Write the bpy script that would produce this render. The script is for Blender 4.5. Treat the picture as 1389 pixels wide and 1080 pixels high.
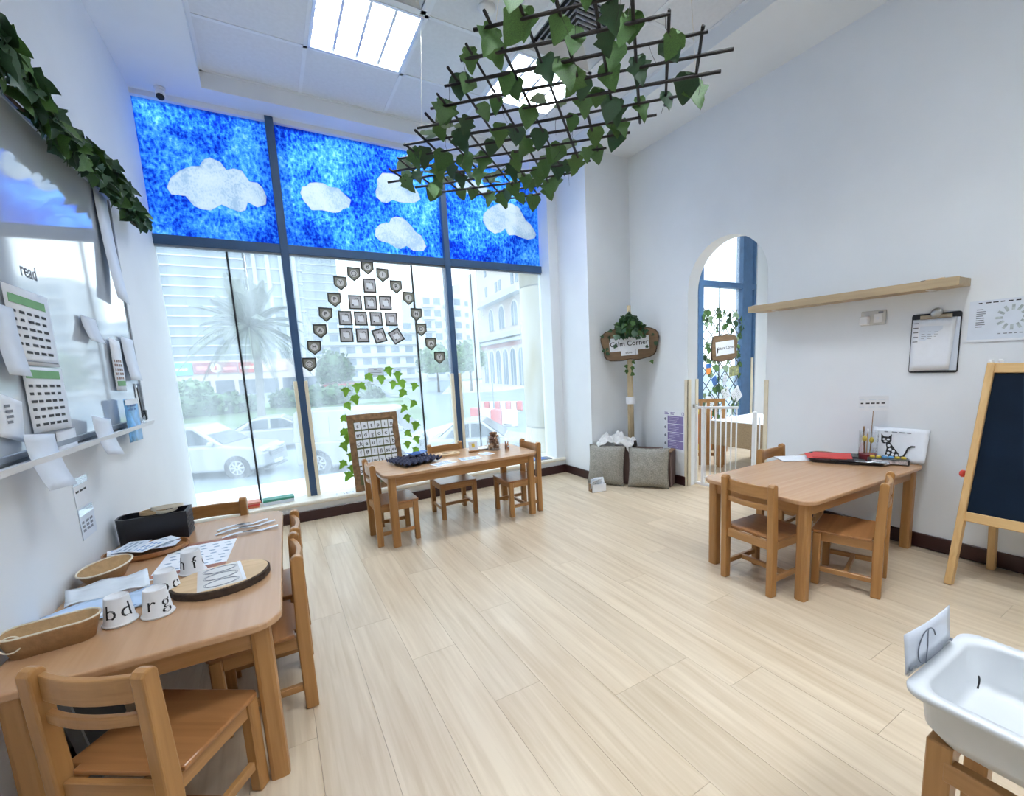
import bpy, bmesh, math, random
from mathutils import Matrix, Vector
PI = math.pi
R = math.radians
rnd = random.Random(7)
for o in list(bpy.data.objects):
    bpy.data.objects.remove(o)
SC = bpy.context.scene
COL = SC.collection

# ------------------------------------------------------------------ camera
cd = bpy.data.cameras.new('camera')
cam = bpy.data.objects.new('camera', cd)
COL.objects.link(cam)
cd.sensor_fit = 'HORIZONTAL'
cd.sensor_width = 36.0
cd.lens = 612.185 * 36.0 / 1389.0
cd.shift_x = -(737.722 - 694.5) / 1389.0
cd.shift_y = (584.526 - 540.0) / 1389.0
cd.clip_start = 0.02
cd.clip_end = 1000
rt = Vector((0.85342102, -0.51938873, -0.04367968))
dn = Vector((-0.11221793, -0.10125613, -0.98851117))
fw = Vector((0.50899872, 0.84851785, -0.14469884))
cam.matrix_world = Matrix(((rt.x, -dn.x, -fw.x, 0), (rt.y, -dn.y, -fw.y, 0), (rt.z, -dn.z, -fw.z, 1.19), (0, 0, 0, 1)))
SC.camera = cam

# ------------------------------------------------------------------ sky, lamps, exposure
SKY = 2.75
LAMP = 62.0
SC.view_settings.view_transform = 'Standard'
SC.view_settings.look = 'None'
SC.view_settings.exposure = 0.25
SC.view_settings.gamma = 1.0
SC.view_settings.use_curve_mapping = False
SC.cycles.use_denoising = True
SC.cycles.max_bounces = 10
SC.cycles.diffuse_bounces = 6
SC.cycles.glossy_bounces = 4
SC.cycles.transmission_bounces = 8
SC.cycles.transparent_max_bounces = 16
SC.cycles.sample_clamp_indirect = 8.0
SC.cycles.caustics_reflective = False
SC.cycles.caustics_refractive = False
world = bpy.data.worlds.new('world')
SC.world = world
world.use_nodes = True
nt = world.node_tree
nt.nodes.clear()
wo = nt.nodes.new('ShaderNodeOutputWorld')
bg = nt.nodes.new('ShaderNodeBackground')
tc = nt.nodes.new('ShaderNodeTexCoord')
sx = nt.nodes.new('ShaderNodeSeparateXYZ')
cr = nt.nodes.new('ShaderNodeValToRGB')
nt.links.new(tc.outputs['Generated'], sx.inputs[0])
nt.links.new(sx.outputs['Z'], cr.inputs[0])
cr.color_ramp.elements[0].position = 0.0
cr.color_ramp.elements[0].color = (0.88, 0.95, 1.0, 1)
cr.color_ramp.elements[1].position = 0.7
cr.color_ramp.elements[1].color = (0.68, 0.84, 1.0, 1)
nt.links.new(cr.outputs[0], bg.inputs['Color'])
bg.inputs['Strength'].default_value = SKY
nt.links.new(bg.outputs[0], wo.inputs['Surface'])
sun = bpy.data.lights.new('sun', 'SUN')
sun.energy = 0.9
sun.angle = R(25)
sun.color = (1.0, 0.96, 0.88)
suno = bpy.data.objects.new('sun', sun)
COL.objects.link(suno)
suno.rotation_euler = (R(48), 0, R(-40))

# ------------------------------------------------------------------ materials
MATS = {}
def nodes_of(name):
    m = bpy.data.materials.new(name)
    m.use_nodes = True
    MATS[name] = m
    return m, m.node_tree, m.node_tree.nodes['Principled BSDF']
def setp(b, rough=0.5, metal=0.0, spec=None):
    b.inputs['Roughness'].default_value = rough
    b.inputs['Metallic'].default_value = metal
    if spec is not None:
        b.inputs['Specular IOR Level'].default_value = spec
def plain(name, c, rough=0.6, metal=0.0, var=0.06, scale=12.0, bump=0.0, spec=None):
    """a colour with slight procedural unevenness"""
    m, t, b = nodes_of(name)
    setp(b, rough, metal, spec)
    co = t.nodes.new('ShaderNodeTexCoord')
    n = t.nodes.new('ShaderNodeTexNoise')
    n.inputs['Scale'].default_value = scale
    n.inputs['Detail'].default_value = 3.0
    r = t.nodes.new('ShaderNodeValToRGB')
    r.color_ramp.elements[0].position = 0.3
    r.color_ramp.elements[1].position = 0.7
    r.color_ramp.elements[0].color = tuple(max(0, x * (1 - var)) for x in c) + (1,)
    r.color_ramp.elements[1].color = tuple(min(1, x * (1 + var)) for x in c) + (1,)
    t.links.new(co.outputs['Object'], n.inputs['Vector'])
    t.links.new(n.outputs['Fac'], r.inputs[0])
    t.links.new(r.outputs[0], b.inputs['Base Color'])
    if bump:
        bp = t.nodes.new('ShaderNodeBump')
        bp.inputs['Strength'].default_value = bump
        bp.inputs['Distance'].default_value = 0.01
        t.links.new(n.outputs['Fac'], bp.inputs['Height'])
        t.links.new(bp.outputs[0], b.inputs['Normal'])
    return m
def wood(name, c1, c2, axis=2, rough=0.35, fine=60.0, stretch=0.05, streak=0.5, perobj=0.0):
    """grain drawn out along one axis"""
    m, t, b = nodes_of(name)
    setp(b, rough)
    co = t.nodes.new('ShaderNodeTexCoord')
    mp = t.nodes.new('ShaderNodeMapping')
    s = [1.0, 1.0, 1.0]
    s[axis] = stretch
    mp.inputs['Scale'].default_value = s
    oi = t.nodes.new('ShaderNodeObjectInfo')
    ad = t.nodes.new('ShaderNodeVectorMath')
    ad.operation = 'ADD'
    ml = t.nodes.new('ShaderNodeMath')
    ml.operation = 'MULTIPLY'
    ml.inputs[1].default_value = 37.0
    t.links.new(oi.outputs['Random'], ml.inputs[0])
    t.links.new(co.outputs['Object'], mp.inputs['Vector'])
    t.links.new(mp.outputs[0], ad.inputs[0])
    t.links.new(ml.outputs[0], ad.inputs[1])
    n = t.nodes.new('ShaderNodeTexNoise')
    n.inputs['Scale'].default_value = fine
    n.inputs['Detail'].default_value = 4.0
    n.inputs['Distortion'].default_value = 0.6
    n2 = t.nodes.new('ShaderNodeTexNoise')
    n2.inputs['Scale'].default_value = fine * 0.22
    n2.inputs['Detail'].default_value = 2.0
    n2.inputs['Distortion'].default_value = 1.5
    mx = t.nodes.new('ShaderNodeMath')
    mx.operation = 'MULTIPLY_ADD'
    mx.inputs[1].default_value = streak
    t.links.new(ad.outputs[0], n.inputs['Vector'])
    t.links.new(ad.outputs[0], n2.inputs['Vector'])
    t.links.new(n.outputs['Fac'], mx.inputs[0])
    m2 = t.nodes.new('ShaderNodeMath')
    m2.operation = 'MULTIPLY'
    m2.inputs[1].default_value = 1.0 - streak
    t.links.new(n2.outputs['Fac'], m2.inputs[0])
    t.links.new(m2.outputs[0], mx.inputs[2])
    r = t.nodes.new('ShaderNodeValToRGB')
    r.color_ramp.elements[0].position = 0.33
    r.color_ramp.elements[1].position = 0.62
    r.color_ramp.elements[0].color = tuple(c2) + (1,)
    r.color_ramp.elements[1].color = tuple(c1) + (1,)
    t.links.new(mx.outputs[0], r.inputs[0])
    out = r.outputs[0]
    if perobj:
        hs = t.nodes.new('ShaderNodeHueSaturation')
        mr = t.nodes.new('ShaderNodeMapRange')
        mr.inputs['To Min'].default_value = 1.0 - perobj
        mr.inputs['To Max'].default_value = 1.0 + perobj
        t.links.new(oi.outputs['Random'], mr.inputs['Value'])
        t.links.new(mr.outputs[0], hs.inputs['Value'])
        t.links.new(out, hs.inputs['Color'])
        out = hs.outputs[0]
    t.links.new(out, b.inputs['Base Color'])
    return m
WALL = plain('wall_paint', (0.795, 0.83, 0.865), 0.75, var=0.02, scale=3)
WHITE = plain('white_plastic', (0.82, 0.83, 0.84), 0.35, var=0.02)
CEIL = plain('ceiling_board', (0.74, 0.76, 0.79), 0.8, var=0.03, scale=40)
TBAR = plain('ceiling_bar', (0.80, 0.83, 0.87), 0.5, var=0.02)
CREAM = plain('cream_guard', (0.78, 0.70, 0.53), 0.5, var=0.05)
SILLM = plain('sill_stone', (0.80, 0.76, 0.66), 0.3, var=0.05)
SLATE = plain('slate_blue_frame', (0.030, 0.075, 0.16), 0.4, var=0.08)
BLUEF = plain('blue_frame', (0.05, 0.12, 0.24), 0.4, var=0.1)
BASE = plain('dark_skirting', (0.035, 0.010, 0.010), 0.35, var=0.15)
BLACK = plain('black_plastic', (0.012, 0.012, 0.016), 0.35, var=0.2)
NAVY = plain('navy_board', (0.004, 0.011, 0.024), 0.7, var=0.2, scale=5, spec=0.12)
INK = plain('black_ink', (0.015, 0.015, 0.018), 0.7, var=0.1)
GREYINK = plain('grey_ink', (0.22, 0.24, 0.28), 0.8, var=0.2)
PAPER = plain('white_paper', (0.80, 0.83, 0.88), 0.7, var=0.02, scale=30)
PAPERB = plain('pale_blue_paper', (0.70, 0.76, 0.85), 0.7, var=0.03)
STEEL = plain('brushed_steel', (0.45, 0.45, 0.44), 0.35, 0.9, var=0.1)
ALU = plain('aluminium_edge', (0.30, 0.33, 0.37), 0.4, 0.6, var=0.1)
RED = plain('red_card', (0.55, 0.045, 0.04), 0.6, var=0.08)
REDP = plain('red_plastic', (0.60, 0.05, 0.03), 0.35, var=0.05)
GREYF = plain('grey_linen', (0.30, 0.285, 0.25), 0.95, var=0.22, scale=90, bump=0.4)
BLANK = plain('white_blanket', (0.66, 0.65, 0.64), 0.95, var=0.06, scale=50, bump=0.3)
BROWNV = plain('brown_vinyl', (0.12, 0.075, 0.065), 0.6, var=0.1)
CARD = plain('brown_cardboard', (0.25, 0.15, 0.075), 0.85, var=0.12, scale=40)
TUBE = plain('cardboard_tube', (0.52, 0.42, 0.27), 0.8, var=0.08)
PURPLE = plain('purple_print', (0.24, 0.20, 0.42), 0.7, var=0.1)
CRATE = plain('navy_pulp', (0.018, 0.020, 0.055), 0.7, var=0.2, scale=40)
BLUEP = plain('blue_plastic', (0.03, 0.13, 0.42), 0.4, var=0.1)
SKYB = plain('sky_blue_pack', (0.16, 0.42, 0.75), 0.35, var=0.3, scale=25)
GREENP = plain('green_plastic', (0.03, 0.22, 0.15), 0.4, var=0.15)
GREENHD = plain('green_heading', (0.16, 0.36, 0.16), 0.7, var=0.1)
YEL = plain('yellow_paint', (0.70, 0.52, 0.06), 0.5, var=0.1)
ORANGE = plain('orange_plastic', (0.75, 0.25, 0.04), 0.5, var=0.1)
TEAL = plain('teal_sign', (0.10, 0.50, 0.50), 0.5, var=0.1)
BASKET = plain('tan_felt', (0.40, 0.25, 0.12), 0.9, var=0.12, scale=60, bump=0.2)
ROPE = plain('cream_cord', (0.75, 0.68, 0.55), 0.8, var=0.1)
PEWTER = plain('stamp_ink', (0.035, 0.035, 0.030), 0.7, var=0.1)
KRAFT = plain('grey_kraft_card', (0.23, 0.23, 0.19), 0.8, var=0.1)
LEAFD = plain('leaf_dark', (0.018, 0.060, 0.020), 0.5, var=0.35, scale=30)
LEAFM = plain('leaf_mid', (0.055, 0.135, 0.026), 0.5, var=0.35, scale=30)
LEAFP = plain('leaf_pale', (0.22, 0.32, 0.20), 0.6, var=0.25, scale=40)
LEAFY = plain('leaf_bright', (0.20, 0.44, 0.04), 0.5, var=0.3, scale=40)
STEM = plain('willow_rod', (0.010, 0.007, 0.007), 0.7, var=0.3, scale=60)
BARK = plain('bark', (0.045, 0.028, 0.018), 0.9, var=0.4, scale=50, bump=0.6)
WCUT = wood('cut_wood', (0.66, 0.47, 0.27), (0.50, 0.33, 0.17), 0, 0.55, 25, 0.3)
OAKZ = wood('beech_upright', (0.42, 0.215, 0.072), (0.30, 0.138, 0.040), 2, 0.32)
OAKX = wood('beech_rail', (0.43, 0.225, 0.082), (0.31, 0.145, 0.045), 0, 0.32)
OAKY = wood('beech_side_rail', (0.43, 0.225, 0.082), (0.31, 0.145, 0.045), 1, 0.32)
SEATM = wood('beech_seat', (0.36, 0.165, 0.06), (0.27, 0.115, 0.037), 0, 0.28)
TOPM = wood('table_laminate', (0.50, 0.30, 0.165), (0.43, 0.24, 0.125), 0, 0.25, 45, 0.04)
PINEZ = wood('pine_upright', (0.66, 0.44, 0.20), (0.55, 0.33, 0.13), 2, 0.45)
PINEX = wood('pine_rail', (0.66, 0.44, 0.20), (0.55, 0.33, 0.13), 1, 0.45)
SHELFM = wood('pale_shelf', (0.47, 0.36, 0.22), (0.40, 0.30, 0.18), 1, 0.5)
SIGNW = wood('sign_wood', (0.20, 0.125, 0.065), (0.12, 0.07, 0.035), 0, 0.7, 30, 0.2)
PLANK = wood('floor_plank', (0.64, 0.53, 0.39), (0.50, 0.385, 0.26), 1, 0.30, 42, 0.055, 0.55, 0.05)
BURLAP = plain('burlap', (0.36, 0.27, 0.17), 0.95, var=0.15, scale=120, bump=0.4)

# ------------------------------------------------------------------ mesh helpers
class G:
    """collects shapes; build() links them as one mesh object"""
    def __init__(s, M=None):
        s.v, s.f, s.mi, s.M, s.cur = [], [], [], M or Matrix.Identity(4), 0
    def add(s, vs, fs):
        k = len(s.v)
        s.v += [s.M @ Vector(p) for p in vs]
        s.f += [tuple(i + k for i in f) for f in fs]
        s.mi += [s.cur] * len(fs)
        return s
    def box(s, x0, x1, y0, y1, z0, z1):
        return s.add([(x0,y0,z0),(x1,y0,z0),(x1,y1,z0),(x0,y1,z0),(x0,y0,z1),(x1,y0,z1),(x1,y1,z1),(x0,y1,z1)],
                     [(0,3,2,1),(4,5,6,7),(0,1,5,4),(1,2,6,5),(2,3,7,6),(3,0,4,7)])
    def prism(s, poly, z0, z1):
        n = len(poly)
        return s.add([(x,y,z0) for x,y in poly] + [(x,y,z1) for x,y in poly],
                     [tuple(range(n-1,-1,-1)), tuple(range(n,2*n))] + [(i,(i+1)%n,n+(i+1)%n,n+i) for i in range(n)])
    def prismx(s, poly, x0, x1):       # polygon in (y, z) pushed along x
        n = len(poly)
        return s.add([(x0,a,b) for a,b in poly] + [(x1,a,b) for a,b in poly],
                     [tuple(range(n-1,-1,-1)), tuple(range(n,2*n))] + [(i,(i+1)%n,n+(i+1)%n,n+i) for i in range(n)])
    def prismy(s, poly, y0, y1):       # polygon in (x, z) pushed along y
        n = len(poly)
        return s.add([(a,y0,b) for a,b in poly] + [(a,y1,b) for a,b in poly],
                     [tuple(range(n)), tuple(range(2*n-1,n-1,-1))] + [(i,n+i,n+(i+1)%n,(i+1)%n) for i in range(n)])
    def bar(s, p, q, w, h=None, up=(0,0,1)):
        p, q = Vector(p), Vector(q)
        h = h or w
        d = (q - p).normalized()
        u = Vector(up)
        if abs(d.dot(u)) > 0.95:
            u = Vector((0,1,0))
        a = d.cross(u).normalized() * (w/2)
        b = a.cross(d).normalized() * (h/2)
        vs = [p-a-b, p+a-b, p+a+b, p-a+b, q-a-b, q+a-b, q+a+b, q-a+b]
        return s.add(vs, [(0,3,2,1),(4,5,6,7),(0,1,5,4),(1,2,6,5),(2,3,7,6),(3,0,4,7)])
    def tube(s, pts, r, n=8, closed=False):
        pts = [Vector(p) for p in pts]
        rs = r if isinstance(r, (list, tuple)) else [r]*len(pts)
        vs, fs, m = [], [], len(pts)
        for i, p in enumerate(pts):
            a = pts[i-1] if (i or closed) else p
            b = pts[(i+1) % m] if (i < m-1 or closed) else p
            d = (b - a).normalized()
            u = Vector((0,0,1)) if abs(d.z) < 0.9 else Vector((0,1,0))
            e = d.cross(u).normalized()
            g = e.cross(d).normalized()
            vs += [p + (e*math.cos(2*PI*k/n) + g*math.sin(2*PI*k/n))*rs[i] for k in range(n)]
        for i in range(m if closed else m-1):
            j = (i+1) % m
            fs += [(i*n+k, i*n+(k+1)%n, j*n+(k+1)%n, j*n+k) for k in range(n)]
        if not closed:
            fs += [tuple(range(n-1,-1,-1)), tuple((m-1)*n+k for k in range(n))]
        return s.add(vs, fs)
    def lathe(s, prof, n=20, sx=1.0, sy=1.0, cap0=True, cap1=True):
        vs, fs, m = [], [], len(prof)
        for r, z in prof:
            vs += [(r*sx*math.cos(2*PI*k/n), r*sy*math.sin(2*PI*k/n), z) for k in range(n)]
        for i in range(m-1):
            fs += [(i*n+k, i*n+(k+1)%n, (i+1)*n+(k+1)%n, (i+1)*n+k) for k in range(n)]
        if cap0: fs.append(tuple(range(n-1,-1,-1)))
        if cap1: fs.append(tuple((m-1)*n+k for k in range(n)))
        return s.add(vs, fs)
    def grid(s, fn, nu, nv):
        vs = [fn(i/nu, j/nv) for j in range(nv+1) for i in range(nu+1)]
        w = nu+1
        return s.add(vs, [(j*w+i, j*w+i+1, (j+1)*w+i+1, (j+1)*w+i) for j in range(nv) for i in range(nu)])
    def text(s, string, size, thick=0.0):
        """flat lettering centred on the origin, in the local xy plane"""
        vs, fs = text_geo(string, size)
        return s.add(vs, fs)
    def build(s, name, mat, parent=None, bevel=0.0, seg=1, smooth=False, solid=0.0):
        me = bpy.data.meshes.new(name)
        me.from_pydata([tuple(p) for p in s.v], [], s.f)
        mats = mat if isinstance(mat, (list, tuple)) else [mat]
        for m in mats:
            me.materials.append(m)
        if len(mats) > 1:
            me.polygons.foreach_set('material_index', s.mi)
        if smooth:
            me.polygons.foreach_set('use_smooth', [True]*len(me.polygons))
        me.update()
        return link(name, me, parent, bevel, seg, solid, smooth)
def link(name, me, parent=None, bevel=0.0, seg=1, solid=0.0, smooth=False):
    o = bpy.data.objects.new(name, me)
    COL.objects.link(o)
    if parent is not None:
        o.parent = parent
    if solid:
        sm = o.modifiers.new('thickness', 'SOLIDIFY')
        sm.thickness = solid
        sm.offset = 0
    if bevel:
        bm = o.modifiers.new('edge', 'BEVEL')
        bm.width = bevel
        bm.segments = seg
        bm.limit_method = 'ANGLE'
        bm.angle_limit = R(40)
    return o
TXT = {}
def text_geo(string, size, bold=.012):
    key = (string, bold)
    if key not in TXT:
        cu = bpy.data.curves.new('lettering', 'FONT')
        cu.body = string
        cu.align_x = 'CENTER'
        cu.align_y = 'CENTER'
        cu.size = 1.0
        cu.resolution_u = 3
        cu.offset = bold
        ob = bpy.data.objects.new('lettering', cu)
        me = bpy.data.meshes.new_from_object(ob)
        TXT[key] = ([tuple(v.co) for v in me.vertices], [tuple(p.vertices) for p in me.polygons])
        bpy.data.objects.remove(ob)
        bpy.data.meshes.remove(me)
        bpy.data.curves.remove(cu)
    vs, fs = TXT[key]
    return [(x*size, y*size, 0) for x, y, z in vs], fs
def tag(o, label, cat, group=None, kind=None):
    o['label'] = label
    o['category'] = cat
    if group: o['group'] = group
    if kind: o['kind'] = kind
    return o
def struct(o):
    o['kind'] = 'structure'
    return o
def thing(name, label, cat, loc=(0,0,0), rotz=0.0, group=None):
    o = bpy.data.objects.new(name, None)
    COL.objects.link(o)
    o.empty_display_size = 0.05
    o.location = loc
    o.rotation_euler = (0, 0, rotz)
    return tag(o, label, cat, group)
def sthing(name, loc=(0,0,0), rotz=0.0):
    o = bpy.data.objects.new(name, None)
    COL.objects.link(o)
    o.location = loc
    o.rotation_euler = (0, 0, rotz)
    return struct(o)
KIDS = {}
def copy_tree(root, loc, rotz, label, name=None):
    r = root.copy()
    COL.objects.link(r)
    r.location = loc
    r.rotation_euler = (0, 0, rotz)
    r['label'] = label
    for ch in root.children:
        c = ch.copy()
        COL.objects.link(c)
        c.parent = r
        for g in ch.children:
            d = g.copy()
            COL.objects.link(d)
            d.parent = c
    return r
def T(x, y, z): return Matrix.Translation((x, y, z))
def RZ(a): return Matrix.Rotation(a, 4, 'Z')
def RX(a): return Matrix.Rotation(a, 4, 'X')
def RY(a): return Matrix.Rotation(a, 4, 'Y')
def rrect(w, d, r, n=5, cx=0.0, cy=0.0):
    out = []
    for qx, qy, a0 in ((1,1,0),(-1,1,90),(-1,-1,180),(1,-1,270)):
        for k in range(n+1):
            a = R(a0 + 90*k/n)
            out.append((cx + qx*(w/2-r) + r*math.cos(a), cy + qy*(d/2-r) + r*math.sin(a)))
    return out
def wx(y): return -0.58 - 0.0276*(4.29 - y)     # the left wall runs a little out of square

# ------------------------------------------------------------------ room shell
def obj(name, mat, parent=None, **k):
    def f(g): return g.build(name, mat, parent, **k)
    return f
XR, YB = 3.26, -3.2
floor = struct(G().box(-1.0, 7.6, YB, 4.29, -0.12, -0.005).build('floor', plain('screed', (0.45, 0.36, 0.26), 0.5)))
# planks run towards the window
pmesh = {}
def plank(x0, x1, y0, y1):
    key = (round(x1-x0, 3), round(y1-y0, 3))
    if key not in pmesh:
        w, l = key
        e = 0.0005
        g = G()
        g.add([(0,0,-.005),(w,0,-.005),(w,l,-.005),(0,l,-.005),(e,e,0),(w-e,e,0),(w-e,l-e,0),(e,l-e,0)],
              [(4,5,6,7),(0,1,5,4),(1,2,6,5),(2,3,7,6),(3,0,4,7)])
        o = g.build('plank', PLANK, floor)
        pmesh[key] = o.data
    else:
        o = bpy.data.objects.new('plank', pmesh[key])
        COL.objects.link(o)
        o.parent = floor
    o.location = (x0, y0, 0)
PW, PL = 0.187, 1.22
offs = [0.0, 0.41, 0.81, 0.22, 0.63, 1.02]
for i in range(-4, 37):
    x0 = 0.007 + i*PW
    big = i >= 17
    y = 1.15 - 3*PL + offs[(i*5) % 6] if i != 5 else 1.15 - 2*PL
    while y < 4.1:
        y1 = min(y + PL, 4.1)
        lo = -1.3 if not big else 1.6
        if y1 > lo and y1 - y > 0.02:
            plank(x0, x0+PW, y, y1)
        y += PL

def seg(name, pts, mat=WALL):
    return struct(G().box(*pts).build(name, mat))
# left wall (slightly out of square)
g = G()
g.prism([(wx(4.32), 4.32), (wx(YB), YB), (wx(YB)-0.2, YB), (wx(4.32)-0.3, 4.32)], -0.1, 3.6)
struct(g.build('wall_left', WALL))
# right wall with the arched opening
AY0, AY1, ASP = 2.095, 2.852, 1.772
ar = (AY1-AY0)/2
arc = [(AY0 + ar - ar*math.cos(PI*k/20), ASP + ar*math.sin(PI*k/20)) for k in range(21)]
poly = [(YB, -0.1), (AY0, -0.1)] + arc + [(AY1, -0.1), (4.3, -0.1), (4.3, 3.6), (YB, 3.6)]
wr = struct(G().prismx(poly, XR, XR+0.13).build('wall_right', WALL))
struct(G().box(-0.9, 7.6, YB-0.15, YB, -0.1, 3.6).build('wall_back', WALL))
# return and boxed-in column beside the window
struct(G().prism([(2.722, 4.32), (2.722, 3.599), (3.262, 3.599), (3.262, 4.32)], -0.05, 3.3).build('wall_column', WALL))
struct(G().box(2.611, 2.724, 4.1, 4.33, -0.05, 3.3).build('wall_reveal', WALL))
struct(G().box(-0.75, 2.62, 4.1, 4.33, -0.1, 0.135).build('wall_front', WALL))
struct(G().box(-0.9, 7.6, 4.25, 4.33, 3.12, 3.6).build('wall_above', WALL))
# the neighbouring room
struct(G().box(6.62, 6.8, 1.2, 4.33, -0.1, 3.6).build('wall_far', WALL))
struct(G().box(3.38, 5.12, 4.26, 4.36, -0.1, 3.6).build('wall_beyond', WALL))
struct(G().box(6.3, 6.7, 4.22, 4.36, -0.1, 3.6).build('wall_beyond_side', WALL))
struct(G().box(5.1, 6.32, 4.26, 4.36, -0.1, 0.27).build('wall_beyond_sill', WALL))
struct(G().box(3.39, 6.7, 1.2, 1.3, -0.1, 3.6).build('wall_beyond_back', WALL))

# sill
sl = G()
sl.box(-0.62, 2.72, 4.075, 4.33, 0.135, 0.170)
struct(sl.build('trim_sill', SILLM, bevel=0.012, seg=2))
# skirting
def skirt(name, poly):
    struct(G().prism(poly, 0.0, 0.088).build(name, BASE, bevel=0.004))
skirt('baseboard_window', [(-0.6, 4.085), (2.708, 4.085), (2.708, 4.1), (-0.6, 4.1)])
skirt('baseboard_column_side', [(2.708, 3.585), (2.722, 3.585), (2.722, 4.1), (2.708, 4.1)])
skirt('baseboard_column', [(2.708, 3.585), (3.26, 3.585), (3.26, 3.599), (2.708, 3.599)])
skirt('baseboard_right', [(3.246, AY1+0.02), (3.26, AY1+0.02), (3.26, 3.585), (3.246, 3.585)])
skirt('baseboard_right_long', [(3.246, YB), (3.26, YB), (3.26, AY0-0.02), (3.246, AY0-0.02)])
skirt('baseboard_left', [(wx(YB), YB), (wx(YB)+0.014, YB), (wx(4.1)+0.014, 4.1), (wx(4.1), 4.1)])
# cream guards on the arch corners
def guard(name, x, y, h):
    g = G()
    g.box(x-0.006, x+0.03, y-0.006, y+0.03, 0.0, h)
    struct(g.build(name, CREAM, bevel=0.003))
gd = G(); gd.box(3.252, 3.262, 2.846, 2.885, 0, 1.0).box(3.252, 3.30, 2.846, 2.853, 0, 1.0).box(3.36, 3.40, 2.846, 2.853, 0, 1.0)
struct(gd.build('trim_1', CREAM, bevel=0.002))
gd = G(); gd.box(3.252, 3.262, 2.070, 2.10, 0, 1.0).box(3.252, 3.30, 2.094, 2.102, 0, 1.0)
struct(gd.build('trim_2', CREAM, bevel=0.002))

# ceiling: plaster border round a recessed grid of boards
CZ, TZ = 3.154, 3.259
TX0, TX1, TY0, TY1 = -0.163, 2.672, -2.6, 4.05
ce = G()
ce.box(-1.0, TX0, YB, 4.33, CZ, 3.6).box(TX1, 3.3, YB, 4.33, CZ, 3.6).box(TX0, TX1, TY1, 4.33, CZ, 3.6).box(TX0, TX1, YB, TY0, CZ, 3.6)
ceiling = struct(ce.build('ceiling', WALL))
struct(G().box(3.3, 7.6, YB, 4.33, 3.154, 3.6).build('ceiling_beyond', WALL))
xs = [TX0, 0.440, 1.045, 1.650, 2.255, TX1]
ys = [TY1 - 0.57 - 0.60*k for k in range(11)]
ys = [TY1] + [y for y in ys if y > TY0] + [TY0]
LIGHTS = [(1, 2), (3, 2), (1, 6), (3, 6), (1, 9), (3, 9)]     # (column, row) of the fittings; those behind the camera are added for light
VENTS = [(1, 3), (3, 3)]
tm = {}
for i in range(5):
    for j in range(len(ys)-1):
        if (i, j+1) in LIGHTS or (i, j+1) in VENTS:
            continue
        w, l = xs[i+1]-xs[i]-0.018, ys[j]-ys[j+1]-0.018
        k = (round(w, 3), round(l, 3))
        if k not in tm:
            o = G().box(0, w, 0, l, 0, 0.014).build('ceiling_board', CEIL, ceiling, bevel=0.002)
            tm[k] = o.data
        else:
            o = bpy.data.objects.new('ceiling_board', tm[k]); COL.objects.link(o); o.parent = ceiling
        o.location = (xs[i]+0.009, ys[j+1]+0.009, TZ+0.004)
for x in xs[1:-1]:
    G().box(x-0.012, x+0.012, TY0, TY1, TZ, TZ+0.02).build('ceiling_bar', TBAR, ceiling)
for y in ys[1:-1]:
    G().box(TX0, TX1, y-0.012, y+0.012, TZ, TZ+0.02).build('ceiling_bar', TBAR, ceiling)
for a, b, c, d in ((TX0, TX0+0.02, TY0, TY1), (TX1-0.02, TX1, TY0, TY1), (TX0, TX1, TY1-0.02, TY1)):
    G().box(a, b, c, d, TZ-0.001, TZ+0.02).build('edge_bar', TBAR, ceiling)
struct(G().box(TX0, TX1, TY0, TY1, 3.45, 3.6).build('ceiling_slab', WALL))

# louvred light fittings
def emis(name, c, s):
    m = bpy.data.materials.new(name); m.use_nodes = True
    t = m.node_tree; t.nodes.clear()
    o = t.nodes.new('ShaderNodeOutputMaterial'); e = t.nodes.new('ShaderNodeEmission')
    e.inputs['Color'].default_value = tuple(c)+(1,); e.inputs['Strength'].default_value = s
    t.links.new(e.outputs[0], o.inputs['Surface'])
    return m
TUBEL = emis('lamp_tube', (0.95, 0.98, 1.0), 9.0)
REFL = plain('lamp_reflector', (0.88, 0.9, 0.92), 0.25, 0.3, var=0.02)
def light_fitting(label):
    t = thing('ceiling_light', label, 'light', (0, 0, 0), 0, 'louvred ceiling lights')
    g = G(); h = 0.286
    g.box(-h-.006, h+.006, -h-.006, -h+.012, 0, .09).box(-h-.006, h+.006, h-.012, h+.006, 0, .09)
    g.box(-h-.006, -h+.012, -h, h, 0, .09).box(h-.012, h+.006, -h, h, 0, .09).box(-h, h, -h, h, .085, .09)
    g.build('housing', REFL, t)
    for k in range(4):
        x = -0.21 + 0.14*k
        G(T(x, 0, 0.05) @ RX(PI/2)).lathe([(0.013, -0.27), (0.013, 0.27)], 8).build('lamp_tube', TUBEL, t)
    for k in range(3):
        x = -0.14 + 0.14*k
        G().prismy([(x-.016, .070), (x-.008, .012), (x+.008, .012), (x+.016, .070)], -.272, .272).build('long_louvre', REFL, t)
    lm = None
    for k in range(9):
        y = -0.24 + 0.06*k
        if lm is None:
            lv = G().box(-.272, .272, -.004, .004, .012, .040).build('cross_louvre', REFL, t); lm = lv.data
        else:
            lv = bpy.data.objects.new('cross_louvre', lm); COL.objects.link(lv); lv.parent = t
        lv.location = (0, y, 0)
    ld = bpy.data.lights.new('lamp', 'AREA'); ld.size = 0.54; ld.energy = LAMP; ld.color = (0.86, 0.93, 1.0)
    lo = bpy.data.objects.new('lamp', ld); COL.objects.link(lo); lo.parent = t; lo.location = (0, 0, 0.082)
    return t
def cell(i, j): return ((xs[i]+xs[i+1])/2, (ys[j-1]+ys[j])/2)
llab = ['bright louvred square ceiling light fitting in full view left of the hanging trellis', 'bright louvred square ceiling light fitting partly hidden behind the hanging ivy trellis']
L0 = light_fitting(llab[0])
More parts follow.
